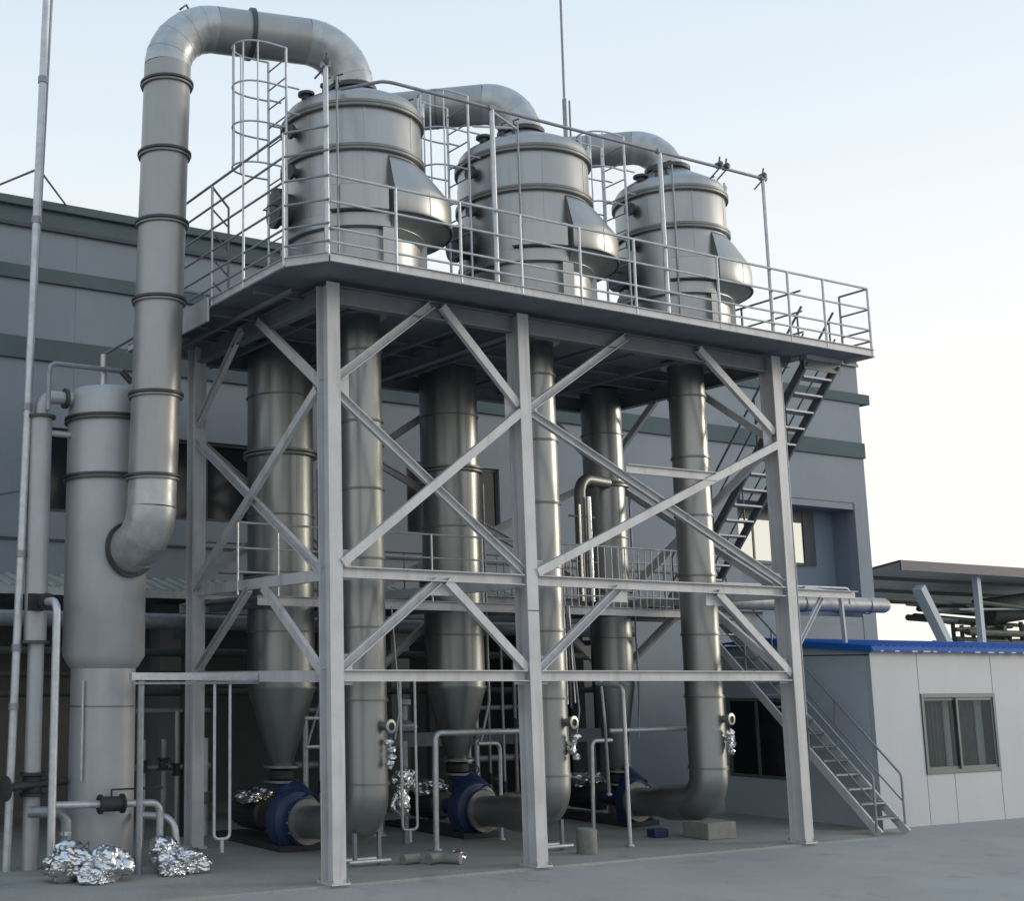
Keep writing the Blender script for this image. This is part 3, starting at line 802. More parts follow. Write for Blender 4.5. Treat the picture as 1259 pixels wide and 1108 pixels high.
# ================================================================== CIRCULATION PIPES (front row)
PX = [1.24, 4.55, 7.89]; PY = 1.1; PR = 0.30
nm = ["first", "second", "third"]
pl = ["wide silver circulation pipe next to the nearest column, curving to its pump", "wide silver circulation pipe just right of the middle column", "wide silver circulation pipe farthest right, on a concrete block"]
for i in range(3):
    X = PX[i]
    t = thing("circulation_pipe", pl[i], "pipe", (X, PY, 0.04), "wide pipes under the tanks")
    zr = [7.98, 7.30, 6.25, 5.26, 4.26, 3.29, 2.28, 1.14]
    for a, b_ in zip(zr[:-1], zr[1:]):
        MB().tube([(X, PY, a), (X, PY, b_)], PR, 48, cap=False).build("section", "clad_pipe", t)
    for z in zr[1:]:
        ring(MB(), (X, PY, z), (0, 0, 1), PR - 0.01, PR + 0.022, 0.022, 48).build("ring", "ring_steel", t)
        ring(MB(), (X, PY, z + 0.03), (0, 0, 1), PR - 0.01, PR + 0.014, 0.02, 48).build("ring", "clad_pipe", t)
    ring(MB(), (X, PY, 7.86), (0, 0, 1), PR, PR + 0.10, 0.03, 48).build("ring", "clad_steel", t)
    zc = 0.60
    q = arc_path((X, PY, 1.14), (X, PY, zc), (X, 2.75, 0.47), 0.46, 14)
    MB().tube([(X, PY, 1.14)] + q, PR, 48, cap=False).build("elbow", "clad_pipe", t)
    e = V(X, 2.74, 0.47)
    MB().tube([q[-1], q[-1].lerp(e, 0.35), q[-1].lerp(e, 0.6), e], PR, 40, radii=[PR, PR, 0.24, 0.24]).build("reducer", "clad_pipe", t)
    dd = (e - q[-1]).normalized()
    ring(MB(), e - dd * 0.03, dd, 0.2, 0.33, 0.045).build("flange", "ring_steel", t)
    # support legs or block
    if i == 2:
        MB().box((X - 0.32, PY - 0.22, 0.036), (X + 0.32, PY + 0.32, 0.30)).build("block", "concrete_block", t, smooth=False, bevel=0.015)
    else:
        for sx in (-0.2, 0.2):
            lo = MB().bar((X + sx, PY + 0.02, 0.036), (X + sx, PY + 0.02, 0.48), 0.05, 0.05).build("leg", "deck_steel", t, smooth=False)
        MB().tube([(X - 0.34, PY - 0.05, 0.10), (X + 0.34, PY - 0.05, 0.10)], 0.03, 8).build("foot_bar", "galvanised", t)
        MB().tube([(X - 0.30, PY + 0.3, 0.08), (X + 0.40, PY + 0.3, 0.08)], 0.03, 8).build("foot_bar", "galvanised", t)
    # sight glass and foil wrapped valve facing the yard
    c0 = V(X + 0.12, PY - PR + 0.05, 1.93)
    so = MB().lathe([(0.06, 0), (0.06, 0.12), (0.095, 0.12), (0.095, 0.17), (0.055, 0.175), (0.05, 0.15), (0, 0.15)], c0, 24, (0.15, -1, 0)).build("sight_glass", "clad_pipe", t)
    MB().lathe([(0.05, 0), (0, 0.001)], c0 + V(0.023, -0.155, 0), 20, (0.15, -1, 0)).build("lens", "window_dark", so)
    v = MB()
    for k in range(4):
        rr = random.uniform(0.055, 0.085)
        cx, cy, cz = X + 0.15 + random.uniform(-.03, .05), PY - PR - 0.07 + random.uniform(-.03, .03), 1.72 - k * 0.10
        bm = bmesh.new(); bmesh.ops.create_icosphere(bm, subdivisions=2, radius=rr)
        vv = []
        for w in bm.verts:
            s = 1 + 0.5 * noise.noise(w.co * 30 + Vector((k * 5, i * 9, 0)))
            vv.append((cx + w.co.x * s, cy + w.co.y * s, cz + w.co.z * s * 0.9))
        v.add(vv, [tuple(x.index for x in f.verts) for f in bm.faces]); bm.free()
    v.build("foil_wrapped_valve", "foil", t, smooth=False)
    if i < 2:
        MB().tube(fillet([(X + 0.27, PY - PR - 0.02, 1.75), (X + 0.36, PY - PR, 2.1), (X + 0.40, PY - 0.2, 2.7), (X + 0.40, PY - 0.1, 3.6)], 0.1, 4), 0.012, 6).build("hose", "galvanised_dull", t)

# ================================================================== HEATER COLUMNS (back row)
CX = [1.22, 4.60, 8.16]; CY = 3.45; CR = [0.53, 0.50, 0.37]
cl = ["thick silver heater column with conical foot behind the nearest bracing", "silver heater column with conical foot behind the middle bracing", "slimmest silver heater column behind the right bay bracing"]
for i in range(3):
    X, r = CX[i], CR[i]
    t = thing("heater_column", cl[i], "column", (X, CY, 0.9), "heater columns with cone feet")
    ze = 2.44; zb = 1.28 if i < 2 else 0.98
    zr = [7.9, 7.05, 6.14, 5.12, 4.2, 3.30, ze]
    for a, b_ in zip(zr[:-1], zr[1:]):
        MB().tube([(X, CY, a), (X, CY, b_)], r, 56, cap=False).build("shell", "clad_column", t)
    for k, z in enumerate(zr[1:]):
        wide = 0.07 if k in (1, 3) else 0.022
        th_ = 0.035 if k in (1, 3) else 0.022
        ring(MB(), (X, CY, z), (0, 0, 1), r - 0.01, r + wide, th_, 56).build("flange_ring", "ring_steel", t)
        if k in (1, 3):
            ring(MB(), (X, CY, z - 0.06), (0, 0, 1), r - 0.01, r + wide, th_, 56).build("flange_ring", "ring_steel", t)
    rn = 0.17 if i < 2 else 0.14
    MB().lathe([(r, ze), (r * 0.985, ze - 0.06), (rn + 0.02, zb + 0.04), (rn, zb), (rn, zb - 0.06)], (X, CY, 0), 56, close=False).build("cone", "clad_column", t)
    ring(MB(), (X, CY, zb - 0.04), (0, 0, 1), rn - 0.02, rn + 0.11, 0.035).build("outlet_flange", "ring_steel", t)
    # slim drain line on the cone
    MB().tube(fillet([(X + r + 0.05, CY - 0.2, 5.9), (X + r + 0.05, CY - 0.2, 2.2), (X + 0.3, CY - 0.25, 1.5)], 0.1, 4), 0.02, 8).build("drain_line", "galvanised_dull", t)
    for k in range(3):
        a = R(-160 + 35 * k)
        MB().bar((X + math.cos(a) * r, CY + math.sin(a) * r, 2.5), (X + math.cos(a) * r, CY + math.sin(a) * r, 7.85), 0.02, 0.006, up=(math.cos(a), math.sin(a), 0)).build("seam", "clad_column", t, smooth=False)

# ================================================================== PUMPS
def crumple(c, size, seed, sub=4, amp=0.35, flat=0.0):
    """lump wrapped in crumpled sheet: creases at three scales"""
    bm = bmesh.new(); bmesh.ops.create_icosphere(bm, subdivisions=max(sub, 4), radius=1.0)
    vs = []
    off = Vector((seed, seed * 1.7, -seed))
    for w in bm.verts:
        q = w.co.copy()
        q2 = q + 0.25 * noise.noise_vector(q * 1.7 + off)
        s = 0.74 + amp * 0.8 * noise.noise(q * 1.2 + off)
        for fq, am in ((1.3, 0.85), (2.9, 0.36), (6.5, 0.09)):
            f = noise.voronoi(q2 * fq + off)[0]
            s += amp * am * (f[1] - f[0])
        z = c[2] + q.z * size[2] * s
        if flat is not None: z = max(z, flat)
        vs.append((c[0] + q.x * size[0] * s, c[1] + q.y * size[1] * s, z))
    fs = [tuple(x.index for x in f.verts) for f in bm.faces]
    bm.free()
    return vs, fs
pml = ["blue centrifugal pump under the thick nearest heater column", "blue centrifugal pump under the middle heater column", "blue centrifugal pump under the slimmest heater column"]
for i in range(3):
    X = CX[i]; s = 1.0 if i < 2 else 0.82
    zj = (1.28 if i < 2 else 0.98) - 0.06
    t = thing("pump", pml[i], "pump", (X, 3.2, 0.04), "blue pumps below the columns")
    MB().lathe([(0.15 * s, 0), (0.19 * s, 0.03), (0.19 * s, 0.15), (0.15 * s, 0.18)], (X, CY, zj - 0.19), 28).build("rubber_joint", "black_rubber", t)
    ring(MB(), (X, CY, zj - 0.205), (0, 0, 1), 0.05, 0.27 * s, 0.035).build("discharge_flange", "ring_steel", t)
    zf_ = zj - 0.22
    # volute casing, axis front to back
    zc = 0.47
    vol = MB()
    vol.lathe([(0.0, -0.22), (0.24 * s, -0.22), (0.30 * s, -0.17), (0.42 * s, -0.13), (0.46 * s, -0.05), (0.46 * s, 0.08), (0.40 * s, 0.16), (0.2, 0.2), (0, 0.2)], (X, 3.05, zc), 40, (0, 1, 0))
    vo = vol.build("volute", "blue_paint", t)
    MB().tube([(X + 0.14 * s, 3.08, zc + 0.2), (X + 0.08, 3.25, zc + 0.38), (X, CY, zf_ - 0.02), (X, CY, zf_)], 0.17, 24, radii=[0.26 * s, 0.22 * s, 0.16 * s, 0.17 * s]).build("discharge_neck", "blue_paint", t)
    ring(MB(), (X, 2.80, zc), (0, 1, 0), 0.1, 0.34 * s, 0.05).build("suction_flange", "blue_paint", t)
    bo = MB()
    for k in range(12):
        a = 2 * math.pi * k / 12
        bo.lathe([(0.016, 0), (0.016, 0.05), (0, 0.05)], (X + math.cos(a) * 0.295 * s, 2.775, zc + math.sin(a) * 0.295 * s), 6, (0, -1, 0))
    tag(bo.build("bolts", "galvanised", t, smooth=False), kind="stuff")
    MB().box((X - 0.36, 2.85, 0.036), (X + 0.36, 5.1, 0.13)).build("base_plate", "motor_black", t, smooth=False, bevel=0.01)
    for sx in (-0.26, 0.26):
        MB().box((X + sx - 0.06, 2.95, 0.13), (X + sx + 0.06, 3.2, 0.38)).build("foot", "blue_paint", t, smooth=False, bevel=0.01)
    MB().lathe([(0.19, 0), (0.14, 0.1), (0.11, 0.45), (0.13, 0.5)], (X, 3.25, zc), 24, (0, 1, 0)).build("bearing_housing", "blue_paint", t)
    mo = MB()
    mo.lathe([(0.0, 0), (0.2, 0), (0.25, 0.04), (0.25, 0.85), (0.2, 0.95), (0, 0.95)], (X, 3.85, zc + 0.02), 28, (0, 1, 0))
    for k in range(24):
        a = 2 * math.pi * k / 24
        e = Vector((math.cos(a), 0, math.sin(a)))
        mo.bar(Vector((X, 3.95, zc + 0.02)) + e * 0.26, Vector((X, 4.65, zc + 0.02)) + e * 0.26, 0.008, 0.03, up=e)
    mo.build("motor", "motor_black", t)
    fw = MB(); fw.add(*crumple((X - 0.12, 4.15, zc + 0.28), (0.34, 0.42, 0.17), 11 + i * 3.3, 4, 0.4, None))
    fw.build("foil_wrap", "foil", t, smooth=False)

# ================================================================== LEFT CONDENSER VESSEL
cv = thing("condenser_vessel", "tall grey condenser vessel at the left, joined by the tall duct", "vessel", (-1.95, 3.0, 0.035))
CC = (-1.95, 3.0, 0)
MB().lathe([(0.46, 0.036), (0.46, 2.20), (0.46, 2.72)], CC, 64, close=False).build("lower_shell", "vessel_grey", cv)
MB().lathe([(0.45, 2.71), (0.50, 2.76), (0.585, 2.90), (0.585, 5.42), (0.585, 6.30), (0.585, 6.60), (0.575, 6.66), (0.50, 6.75), (0.3, 6.80), (0, 6.82)], CC, 64, close=False).build("upper_shell", "vessel_grey", cv)
for z, m in ((2.20, "ring_steel"), (5.40, "dark_ring"), (6.26, "dark_ring")):
    rr = 0.46 if z < 2.5 else 0.585
    if z > 3:
        for dz in (0, 0.055): ring(MB(), (CC[0], CC[1], z + dz), (0, 0, 1), rr - 0.01, rr + 0.05, 0.03, 64).build("flange_ring", m, cv)
    else: ring(MB(), (CC[0], CC[1], z), (0, 0, 1), rr - 0.01, rr + 0.008, 0.02, 64).build("flange_ring", m, cv)
ring(MB(), (CC[0], CC[1], 0.06), (0, 0, 1), 0.44, 0.58, 0.04, 64).build("base_ring", "dark_ring", cv)
MB().tube([(-2.12, 2.8, 6.75), (-2.12, 2.8, 7.25)], 0.05, 12).build("top_nozzle", "galvanised", cv)
MB().tube(fillet([(-3.02, 2.6, 6.3), (-3.02, 2.6, 6.98), (-1.85, 2.75, 7.02)], 0.12, 5), 0.035, 10).build("vent_pipe", "galvanised_dull", cv)
MB().tube([(-1.85, 2.75, 7.02), (-1.7, 2.72, 6.86)], 0.05, 10).build("vent_valve", "dark_ring", cv)
MB().tube([(-2.12, 2.8, 7.25), (-1.0, 2.95, 8.0)], 0.022, 8).build("stay_rod", "dark_rail", cv)
MB().tube([(-2.36, 2.72, 1.2), (-2.36, 2.72, 2.55)], 0.02, 8).build("level_glass", "galvanised", cv)

# side cooler pipe on the left
sp = thing("standpipe", "thick grey standpipe with a black valve left of the condenser vessel", "pipe", (-2.96, 3.0, 0.035))
MB().tube([(-2.98, 3.0, 3.10), (-2.98, 3.0, 6.27)], 0.16, 32).build("upper_section", "vessel_grey", sp)
MB().tube([(-2.96, 3.0, 0.036), (-2.96, 3.0, 3.06)], 0.115, 28).build("lower_section", "vessel_grey", sp)
for z in (6.27, 3.08):
    ring(MB(), (-2.98, 3.0, z), (0, 0, 1), 0.08, 0.21, 0.04).build("flange", "dark_ring", sp)
MB().tube(fillet([(-2.98, 3.0, 6.29), (-2.98, 3.0, 6.58), (-2.45, 3.0, 6.58)], 0.2, 8), 0.095, 20).build("elbow", "vessel_grey", sp)
ring(MB(), (-2.62, 3.0, 6.58), (1, 0, 0), 0.08, 0.15, 0.05).build("flange", "dark_ring", sp)
MB().tube([(-2.86, 3.0, 6.05), (-2.5, 3.0, 6.05)], 0.045, 14).build("bypass", "vessel_grey", sp)
vb = MB().lathe([(0.10, -0.16), (0.17, -0.16), (0.17, -0.12), (0.13, -0.1), (0.13, 0.1), (0.17, 0.12), (0.17, 0.16), (0.10, 0.16)], (-2.96, 3.0, 1.16), 24).build("valve_body", "motor_black", sp)
MB().tube([(-3.35, 2.8, 1.14), (-2.45, 3.05, 1.18)], 0.055, 12).build("valve_spindle", "motor_black", vb)
MB().lathe([(0.14, -0.015), (0.17, 0), (0.14, 0.015), (0.12, 0)], (-3.40, 2.79, 1.13), 24, (1, 0.25, 0)).build("handwheel", "motor_black", vb)

# slim crook pipe with black flange
ck = thing("crook_pipe", "slim grey pipe with a hooked top in front of the standpipe", "pipe", (-2.95, 2.3, 0.04))
MB().tube(fillet([(-2.93, 2.28, 0.036), (-2.93, 2.28, 3.62), (-2.97, 2.84, 3.62)], 0.16, 8), 0.055, 16).build("pipe", "galvanised", ck)
ring(MB(), (-2.955, 2.62, 3.62), (-0.1, 1, 0), 0.05, 0.12, 0.04).build("flange", "black_rubber", ck)
MB().box((-3.16, 2.78, 3.50), (-2.94, 2.82, 3.74)).build("pad_plate", "black_rubber", ck, smooth=False)

# cooling line with valve in front of the condenser base
cp = thing("valve_line", "grey pipe with a black valve crossing in front of the condenser base", "pipe", (-2.1, 2.3, 0.035))
MB().tube(fillet([(-2.88, 2.3, 0.93), (-1.36, 2.3, 0.90), (-1.36, 2.3, 0.25)], 0.13, 6), 0.05, 14).build("pipe", "galvanised", cp)
MB().tube([(-2.22, 2.3, 0.917), (-1.94, 2.3, 0.912)], 0.10, 16).build("valve_body", "motor_black", cp)
for dx in (-2.24, -1.92):
    ring(MB(), (dx, 2.3, 0.915), (1, 0, 0), 0.04, 0.13, 0.03).build("flange", "motor_black", cp)
MB().tube([(-2.08, 2.3, 0.98), (-2.08, 2.3, 1.10), (-1.3, 2.35, 1.10)], 0.016, 8).build("lever", "motor_black", cp)
sv = thing("stub_pipe", "short upright stub pipe with foil collar behind the left foil bundle", "pipe", (-2.66, 2.45, 0.035))
MB().tube(fillet([(-2.66, 2.45, 0.036), (-2.66, 2.45, 0.82), (-3.1, 2.7, 0.82)], 0.14, 6), 0.075, 18).build("pipe", "galvanised_dull", sv)
for z in (0.55, 0.42): ring(MB(), (-2.66, 2.45, z), (0, 0, 1), 0.07, 0.092, 0.05).build("collar", "bright_tube", sv)
bw = thing("flexible_hose", "short curved grey hose end beside the right foil bundle", "hose", (-1.1, 2.2, 0.035))
MB().tube(fillet([(-1.55, 2.6, 0.72), (-1.15, 2.3, 0.7), (-1.12, 2.2, 0.1)], 0.22, 6), 0.05, 14).build("hose_body", "galvanised", bw)

# foil bundles
def foil_bundle(c, parts, label):
    t = thing("foil_bundle", label, "foil bundle", (c[0], c[1], 0.036), "foil wrapped bundles on the ground")
    for k, (dx, dy, dz, sx, sy, sz, sd_) in enumerate(parts):
        m = MB(); m.add(*crumple((c[0] + dx, c[1] + dy, 0.036 + dz), (sx, sy, sz), sd_, 5, 0.42, 0.037))
        m.build("foil_lump", "foil", t)
foil_bundle((-2.64, 1.62, 0), [(-0.22, 0.1, 0.23, 0.38, 0.32, 0.26, 3.1), (0.22, -0.08, 0.21, 0.33, 0.29, 0.27, 8.4), (-0.02, -0.2, 0.10, 0.23, 0.22, 0.16, 5.7)], "larger crumpled foil bundle at the far left, below the slim pipes")
foil_bundle((-1.36, 1.72, 0), [(-0.12, 0.12, 0.25, 0.27, 0.25, 0.25, 21.3), (0.18, -0.04, 0.15, 0.30, 0.25, 0.19, 33.8), (-0.12, -0.17, 0.10, 0.22, 0.20, 0.13, 41.2)], "smaller crumpled foil bundle beside the thin support post")

# thin support post with arm
pp = thing("pipe_support", "thin steel post and long arm left of the tower base", "pipe support", (-1.86, 1.86, 0.035))
MB().tube([(-1.86, 1.86, 0.036), (-1.86, 1.86, 2.55)], 0.045, 12).build("post", "galvanised_dull", pp)
MB().bar((-2.02, 1.86, 2.61), (-0.06, 1.90, 2.61), 0.08, 0.10).build("arm", "galvanised", pp, smooth=False)
MB().bar((-2.02, 1.80, 2.52), (-0.06, 1.84, 2.52), 0.03, 0.03).build("conduit", "galvanised_dull", pp, smooth=False)

# U shaped seal loops
def uloop(x0, x1, y, zt, zb, label):
    t = thing("seal_loop", label, "pipe loop", (x0, y, zb), "hanging seal loops")
    MB().tube(fillet([(x0, y, zt), (x0, y, zb), (x1, y, zb), (x1, y, zt)], 0.07, 5), 0.022, 10).build("pipe", "galvanised", t)
    MB().tube([((x0 + x1) / 2, y, zb), ((x0 + x1) / 2, y, zb - 0.18)], 0.028, 10).build("drain_cock", "galvanised", t)
uloop(-0.74, -0.50, 1.88, 2.54, 0.42, "thin U shaped pipe hanging beside the left end bay")
uloop(2.60, 2.87, 2.2, 2.62, 0.33, "thin U shaped pipe hanging right of the nearest wide pipe")

# goose-neck pipes by the pumps
def goose(name, pts, r, label, m="galvanised", rad=0.1):
    t = thing(name, label, "pipe", pts[0])
    MB().tube(fillet(pts, rad, 6), r, 12).build("pipe", m, t)
    ring(MB(), V(pts[0]) + V(0, 0, 0.02), (0, 0, 1), r, r * 1.9, 0.03, 20).build("foot_flange", m, t)
    return t
goose("drain_pipe", [(3.03, 1.95, 0.036), (3.06, 1.95, 1.76), (4.75, 1.95, 1.76)], 0.045, "square cornered grey pipe rising left of the middle column")
goose("drain_pipe", [(4.72, 2.5, 0.036), (4.74, 2.5, 1.55), (4.3, 2.5, 1.55)], 0.032, "thin hooked pipe just behind the middle column base")
goose("drain_pipe", [(6.66, 2.5, 0.036), (6.70, 2.5, 1.54), (7.15, 2.5, 1.54)], 0.035, "thin hooked pipe between the middle and right pumps")
goose("drain_pipe", [(5.93, 0.92, 0.036), (5.93, 0.92, 2.45), (5.93, 1.5, 2.5)], 0.032, "upright thin pipe in front of the slimmest column cone", rad=0.1)
goose("drain_pipe", [(6.9, 2.35, 0.65), (6.45, 1.9, 1.9), (6.4, 1.9, 2.6)], 0.025, "slanting small pipe near the right pump", rad=0.2)
t = thing("cross_pipe", "bright horizontal pipe between the slim cone and the right wide pipe", "pipe", (7.0, 2.2, 1.74))
MB().tube([(6.45, 1.8, 1.735), (8.0, 1.45, 1.76)], 0.035, 12).build("pipe", "galvanised", t)
for z_, lab_ in ((1.98, "upper of two short pipe stubs behind the nearest column"), (1.55, "lower of two short pipe stubs behind the nearest column")):
    t = thing("cross_pipe", lab_, "pipe", (1.6, 2.9, z_), "pipe stubs behind the nearest column")
    MB().tube([(1.35, 2.95, z_), (2.3, 2.8, z_)], 0.028, 10).build("pipe", "galvanised", t)

# instrument cluster and foil wrapped controls near the first pump pair
ins = thing("control_valve", "foil wrapped control valve with actuator between the first two columns", "valve", (3.1, 3.0, 0.035))
MB().tube([(3.15, 2.9, 0.036), (3.15, 2.9, 1.6)], 0.05, 12).build("stem", "galvanised_dull", ins)
m = MB(); m.add(*crumple((3.0, 2.7, 1.02), (0.22, 0.2, 0.22), 55.0, 4, 0.45, None)); m.build("foil_wrap", "foil", ins, smooth=False)
m = MB(); m.add(*crumple((2.86, 2.62, 0.70), (0.16, 0.15, 0.25), 61.0, 4, 0.45, None)); m.build("foil_wrap", "foil", ins, smooth=False)
MB().lathe([(0, 0), (0.2, 0.02), (0.22, 0.08), (0.2, 0.12), (0.06, 0.18), (0.06, 0.4), (0.12, 0.42), (0.12, 0.5), (0, 0.52)], (3.15, 2.9, 1.75), 24).build("actuator", "galvanised_dull", ins)
# low pipes and stones lying on the pad
lp = thing("pipe_offcut", "short straight pale pipe offcut lying by the nearest wide pipe", "pipe offcut", (1.86, 0.96, 0.035))
MB().tube([(1.72, 0.95, 0.106), (2.0, 0.98, 0.106)], 0.07, 16).build("offcut", "concrete_block", lp)
lp = thing("pipe_offcut", "bent pale pipe offcut lying left of the middle column", "pipe offcut", (2.25, 0.8, 0.035))
MB().tube(fillet([(2.05, 0.80, 0.112), (2.3, 0.85, 0.112), (2.45, 0.6, 0.112)], 0.1, 5), 0.075, 16).build("offcut", "concrete_block", lp)
m = MB(); m.add(*crumple((2.75, 1.1, 0.09), (0.16, 0.14, 0.09), 71.0, 3, 0.4, 0.037)); 
tag(m.build("foil_scrap", "foil", None, smooth=False), "small foil scrap on the pad beside the pipe offcuts", "foil scrap")
st = thing("stone_drum", "small pale drum standing at the foot of the middle wide pipe", "drum", (4.78, 0.62, 0.035))
MB().lathe([(0, 0.036), (0.14, 0.036), (0.15, 0.06), (0.15, 0.38), (0.13, 0.40), (0, 0.40)], (4.78, 0.62, 0), 28).build("drum_body", "concrete_block", st)
bb2 = MB().box((7.05, 1.5, 0.036), (7.35, 1.7, 0.17)); tag(bb2.build("blue_crate", "blue_paint", None, smooth=False, bevel=0.02), "small dark blue crate beside the concrete block", "crate")

# pipe bundle with bright tube near the slim column
bt = thing("bright_downpipe", "bright silver downpipe bundle between the middle pipe and slim column", "pipe", (6.6, 2.9, 3.8))
MB().tube(fillet([(7.9, 3.1, 6.1), (7.05, 2.9, 6.1), (7.02, 2.9, 3.9)], 0.28, 8), 0.10, 20).build("bend_pipe", "ring_steel", bt)
MB().tube([(7.10, 2.75, 5.75), (7.10, 2.75, 3.9)], 0.045, 16).build("bright_tube", "bright_tube", bt)
MB().tube([(6.88, 2.75, 5.6), (6.88, 2.75, 3.9)], 0.022, 10).build("thin_tube", "bright_tube", bt)
for z in (5.4, 4.6): MB().bar((6.7, 2.82, z), (7.3, 2.82, z), 0.03, 0.03).build("clip_bar", "dark_rail", bt, smooth=False)
hd = thing("hanging_cables", "bundle of bright cables hanging right of the middle wide pipe", "cables", (5.45, 1.9, 2.0))
for k in range(4):
    x = 5.6 + k * 0.06
    MB().tube([(x, 1.9, 3.75), (x + 0.02, 1.9, 2.9), (x + random.uniform(-.03, .05), 1.88, 2.05 + random.uniform(0, .2))], 0.016, 8).build("cable", "bright_tube" if k % 2 else "dark_rail", hd)

# ================================================================== MID LEVEL WALKWAY
wk = thing("access_walkway", "mid height steel walkway with handrail crossing behind the front pipes", "walkway", (4.5, 2.6, 3.7))
for (x0, x1) in ((0.08, 0.52), (2.05, 3.95), (5.25, 7.45), (8.7, 9.25)):
    MB().box((x0, 2.15, 3.74), (x1, 4.7, 3.78)).build("deck_plate", "deck_steel", wk, smooth=False)
for y in (2.12, 4.75):
    MB().channel((0.08, y, 3.70), (9.25, y, 3.70), 0.05, 0.14, 0.008).build("edge_channel", PS, wk, smooth=False)
for x in (0.6, 1.85, 3.9, 5.3, 7.4, 8.75):
    MB().channel((x, 2.16, 3.69), (x, 4.7, 3.69), 0.05, 0.10, 0.008).build("joist", "deck_steel", wk, smooth=False)
railing([(-0.25, 2.13), (5.0, 2.13)], [4.10, 4.45, 4.82], [(x, 2.13) for x in (-0.25, 0.42, 1.5, 2.2, 3.2, 4.2, 5.0)], 3.77, parent=wk, r=0.014, posts_r=0.016)
bal = [(5.9 + 0.155 * k, 2.13) for k in range(22)]
railing([(5.8, 2.13), (9.2, 2.13)], [3.95, 4.80], bal, 3.77, parent=wk, r=0.014, posts_r=0.010)
bal = [(6.6 + 0.17 * k, 4.72) for k in range(16)]
railing([(5.4, 4.72), (9.2, 4.72)], [3.95, 4.85], bal, 3.77, parent=wk, r=0.014, posts_r=0.010, m="galvanised_dull")
railing([(0.2, 4.72), (5.0, 4.72)], [4.3, 4.8], [(x, 4.72) for x in (0.2, 1.5, 3, 4.5)], 3.77, parent=wk, r=0.012, posts_r=0.014, m="galvanised_dull")

# ================================================================== STAIRS
def stair(name, label, x0, x1, pb, pt, nst, rails, mstr, mtread, side_h=0.95):
    """pb, pt : (y, z) of the bottom and top of the flight"""
    t = thing(name, label, "stairs", ((x0 + x1) / 2, pb[0], pb[1]))
    up = Vector((0, pt[0] - pb[0], pt[1] - pb[1])).normalized()
    for x in (x0, x1):
        MB().channel((x, pb[0], pb[1]), (x, pt[0], pt[1]), 0.05, 0.14, 0.01, up=(0, 0, 1)).build("stringer", mstr, t, smooth=False)
    for k in range(1, nst):
        f = k / nst
        y = pb[0] + (pt[0] - pb[0]) * f; z = pb[1] + (pt[1] - pb[1]) * f
        tr = MB().box((x0 + 0.03, y - 0.11, z + 0.0), (x1 - 0.03, y + 0.11, z + 0.03))
        tr.build("tread", mtread, t, smooth=False)
    for x in rails:
        a = V(x, pb[0], pb[1]); b_ = V(x, pt[0], pt[1])
        s = 1 if pt[0] > pb[0] else -1
        p0 = a + V(0, 0.05 * s, 0); 
        h = MB().tube(fillet([p0 + V(0, 0, 0.05), p0 + V(0, 0, side_h), b_ + V(0, 0, side_h)], 0.12, 5), 0.02, 8).build("handrail", "galvanised_dull" if mstr == PS else mstr, t)
        MB().tube([p0 + V(0, 0.02 * s, side_h * 0.55), b_ + V(0, 0, side_h * 0.5)], 0.015, 8).build("rail", "galvanised_dull" if mstr == PS else mstr, h)
        for f in (0.33, 0.66, 0.97):
            q = a.lerp(b_, f)
            MB().tube([q, q + V(0, 0, side_h - 0.02)], 0.016, 8).build("post", "galvanised_dull" if mstr == PS else mstr, h)
    return t
stair("stair_flight", "lower grey steel stair flight rising from the yard beside the white cabin", 10.72, 11.42, (0.12, 0.02), (3.95, 3.85), 17, (10.70, 11.44), PS, "galvanised_dull")
stair("stair_flight", "upper dark steel stair flight climbing to the platform's right end", 9.30, 10.06, (3.0, 3.85), (-0.235, 7.84), 16, (9.28, 10.08), "dark_rail", "galvanised_dull")
ld = thing("stair_landing", "mid height landing joining the two stair flights", "landing", (10.2, 3.6, 3.7))
MB().box((9.27, 2.95, 3.80), (11.6, 4.75, 3.84)).build("deck_plate", "deck_steel", ld, smooth=False)
for y in (2.94, 4.76): MB().channel((9.27, y, 3.76), (11.6, y, 3.76), 0.05, 0.14, 0.008).build("edge_channel", PS, ld, smooth=False)
railing([(11.58, 3.95), (11.58, 4.74), (9.3, 4.74)], [4.2, 4.5, 4.85], [(11.58, 4.74), (10.9, 4.74), (10.2, 4.74), (9.5, 4.74)], 3.83, parent=ld, m="galvanised_dull", r=0.015, posts_r=0.016)
railing([(10.1, 2.94), (10.68, 2.94)], [4.2, 4.5, 4.85], [(10.12, 2.94), (10.66, 2.94)], 3.83, parent=ld, m="galvanised_dull", r=0.015, posts_r=0.016)
for x in (9.5, 11.3):
    MB().bar((x, 4.6, 0.03), (x, 4.6, 3.7), 0.12, 0.12).build("post", PS, ld, smooth=False)

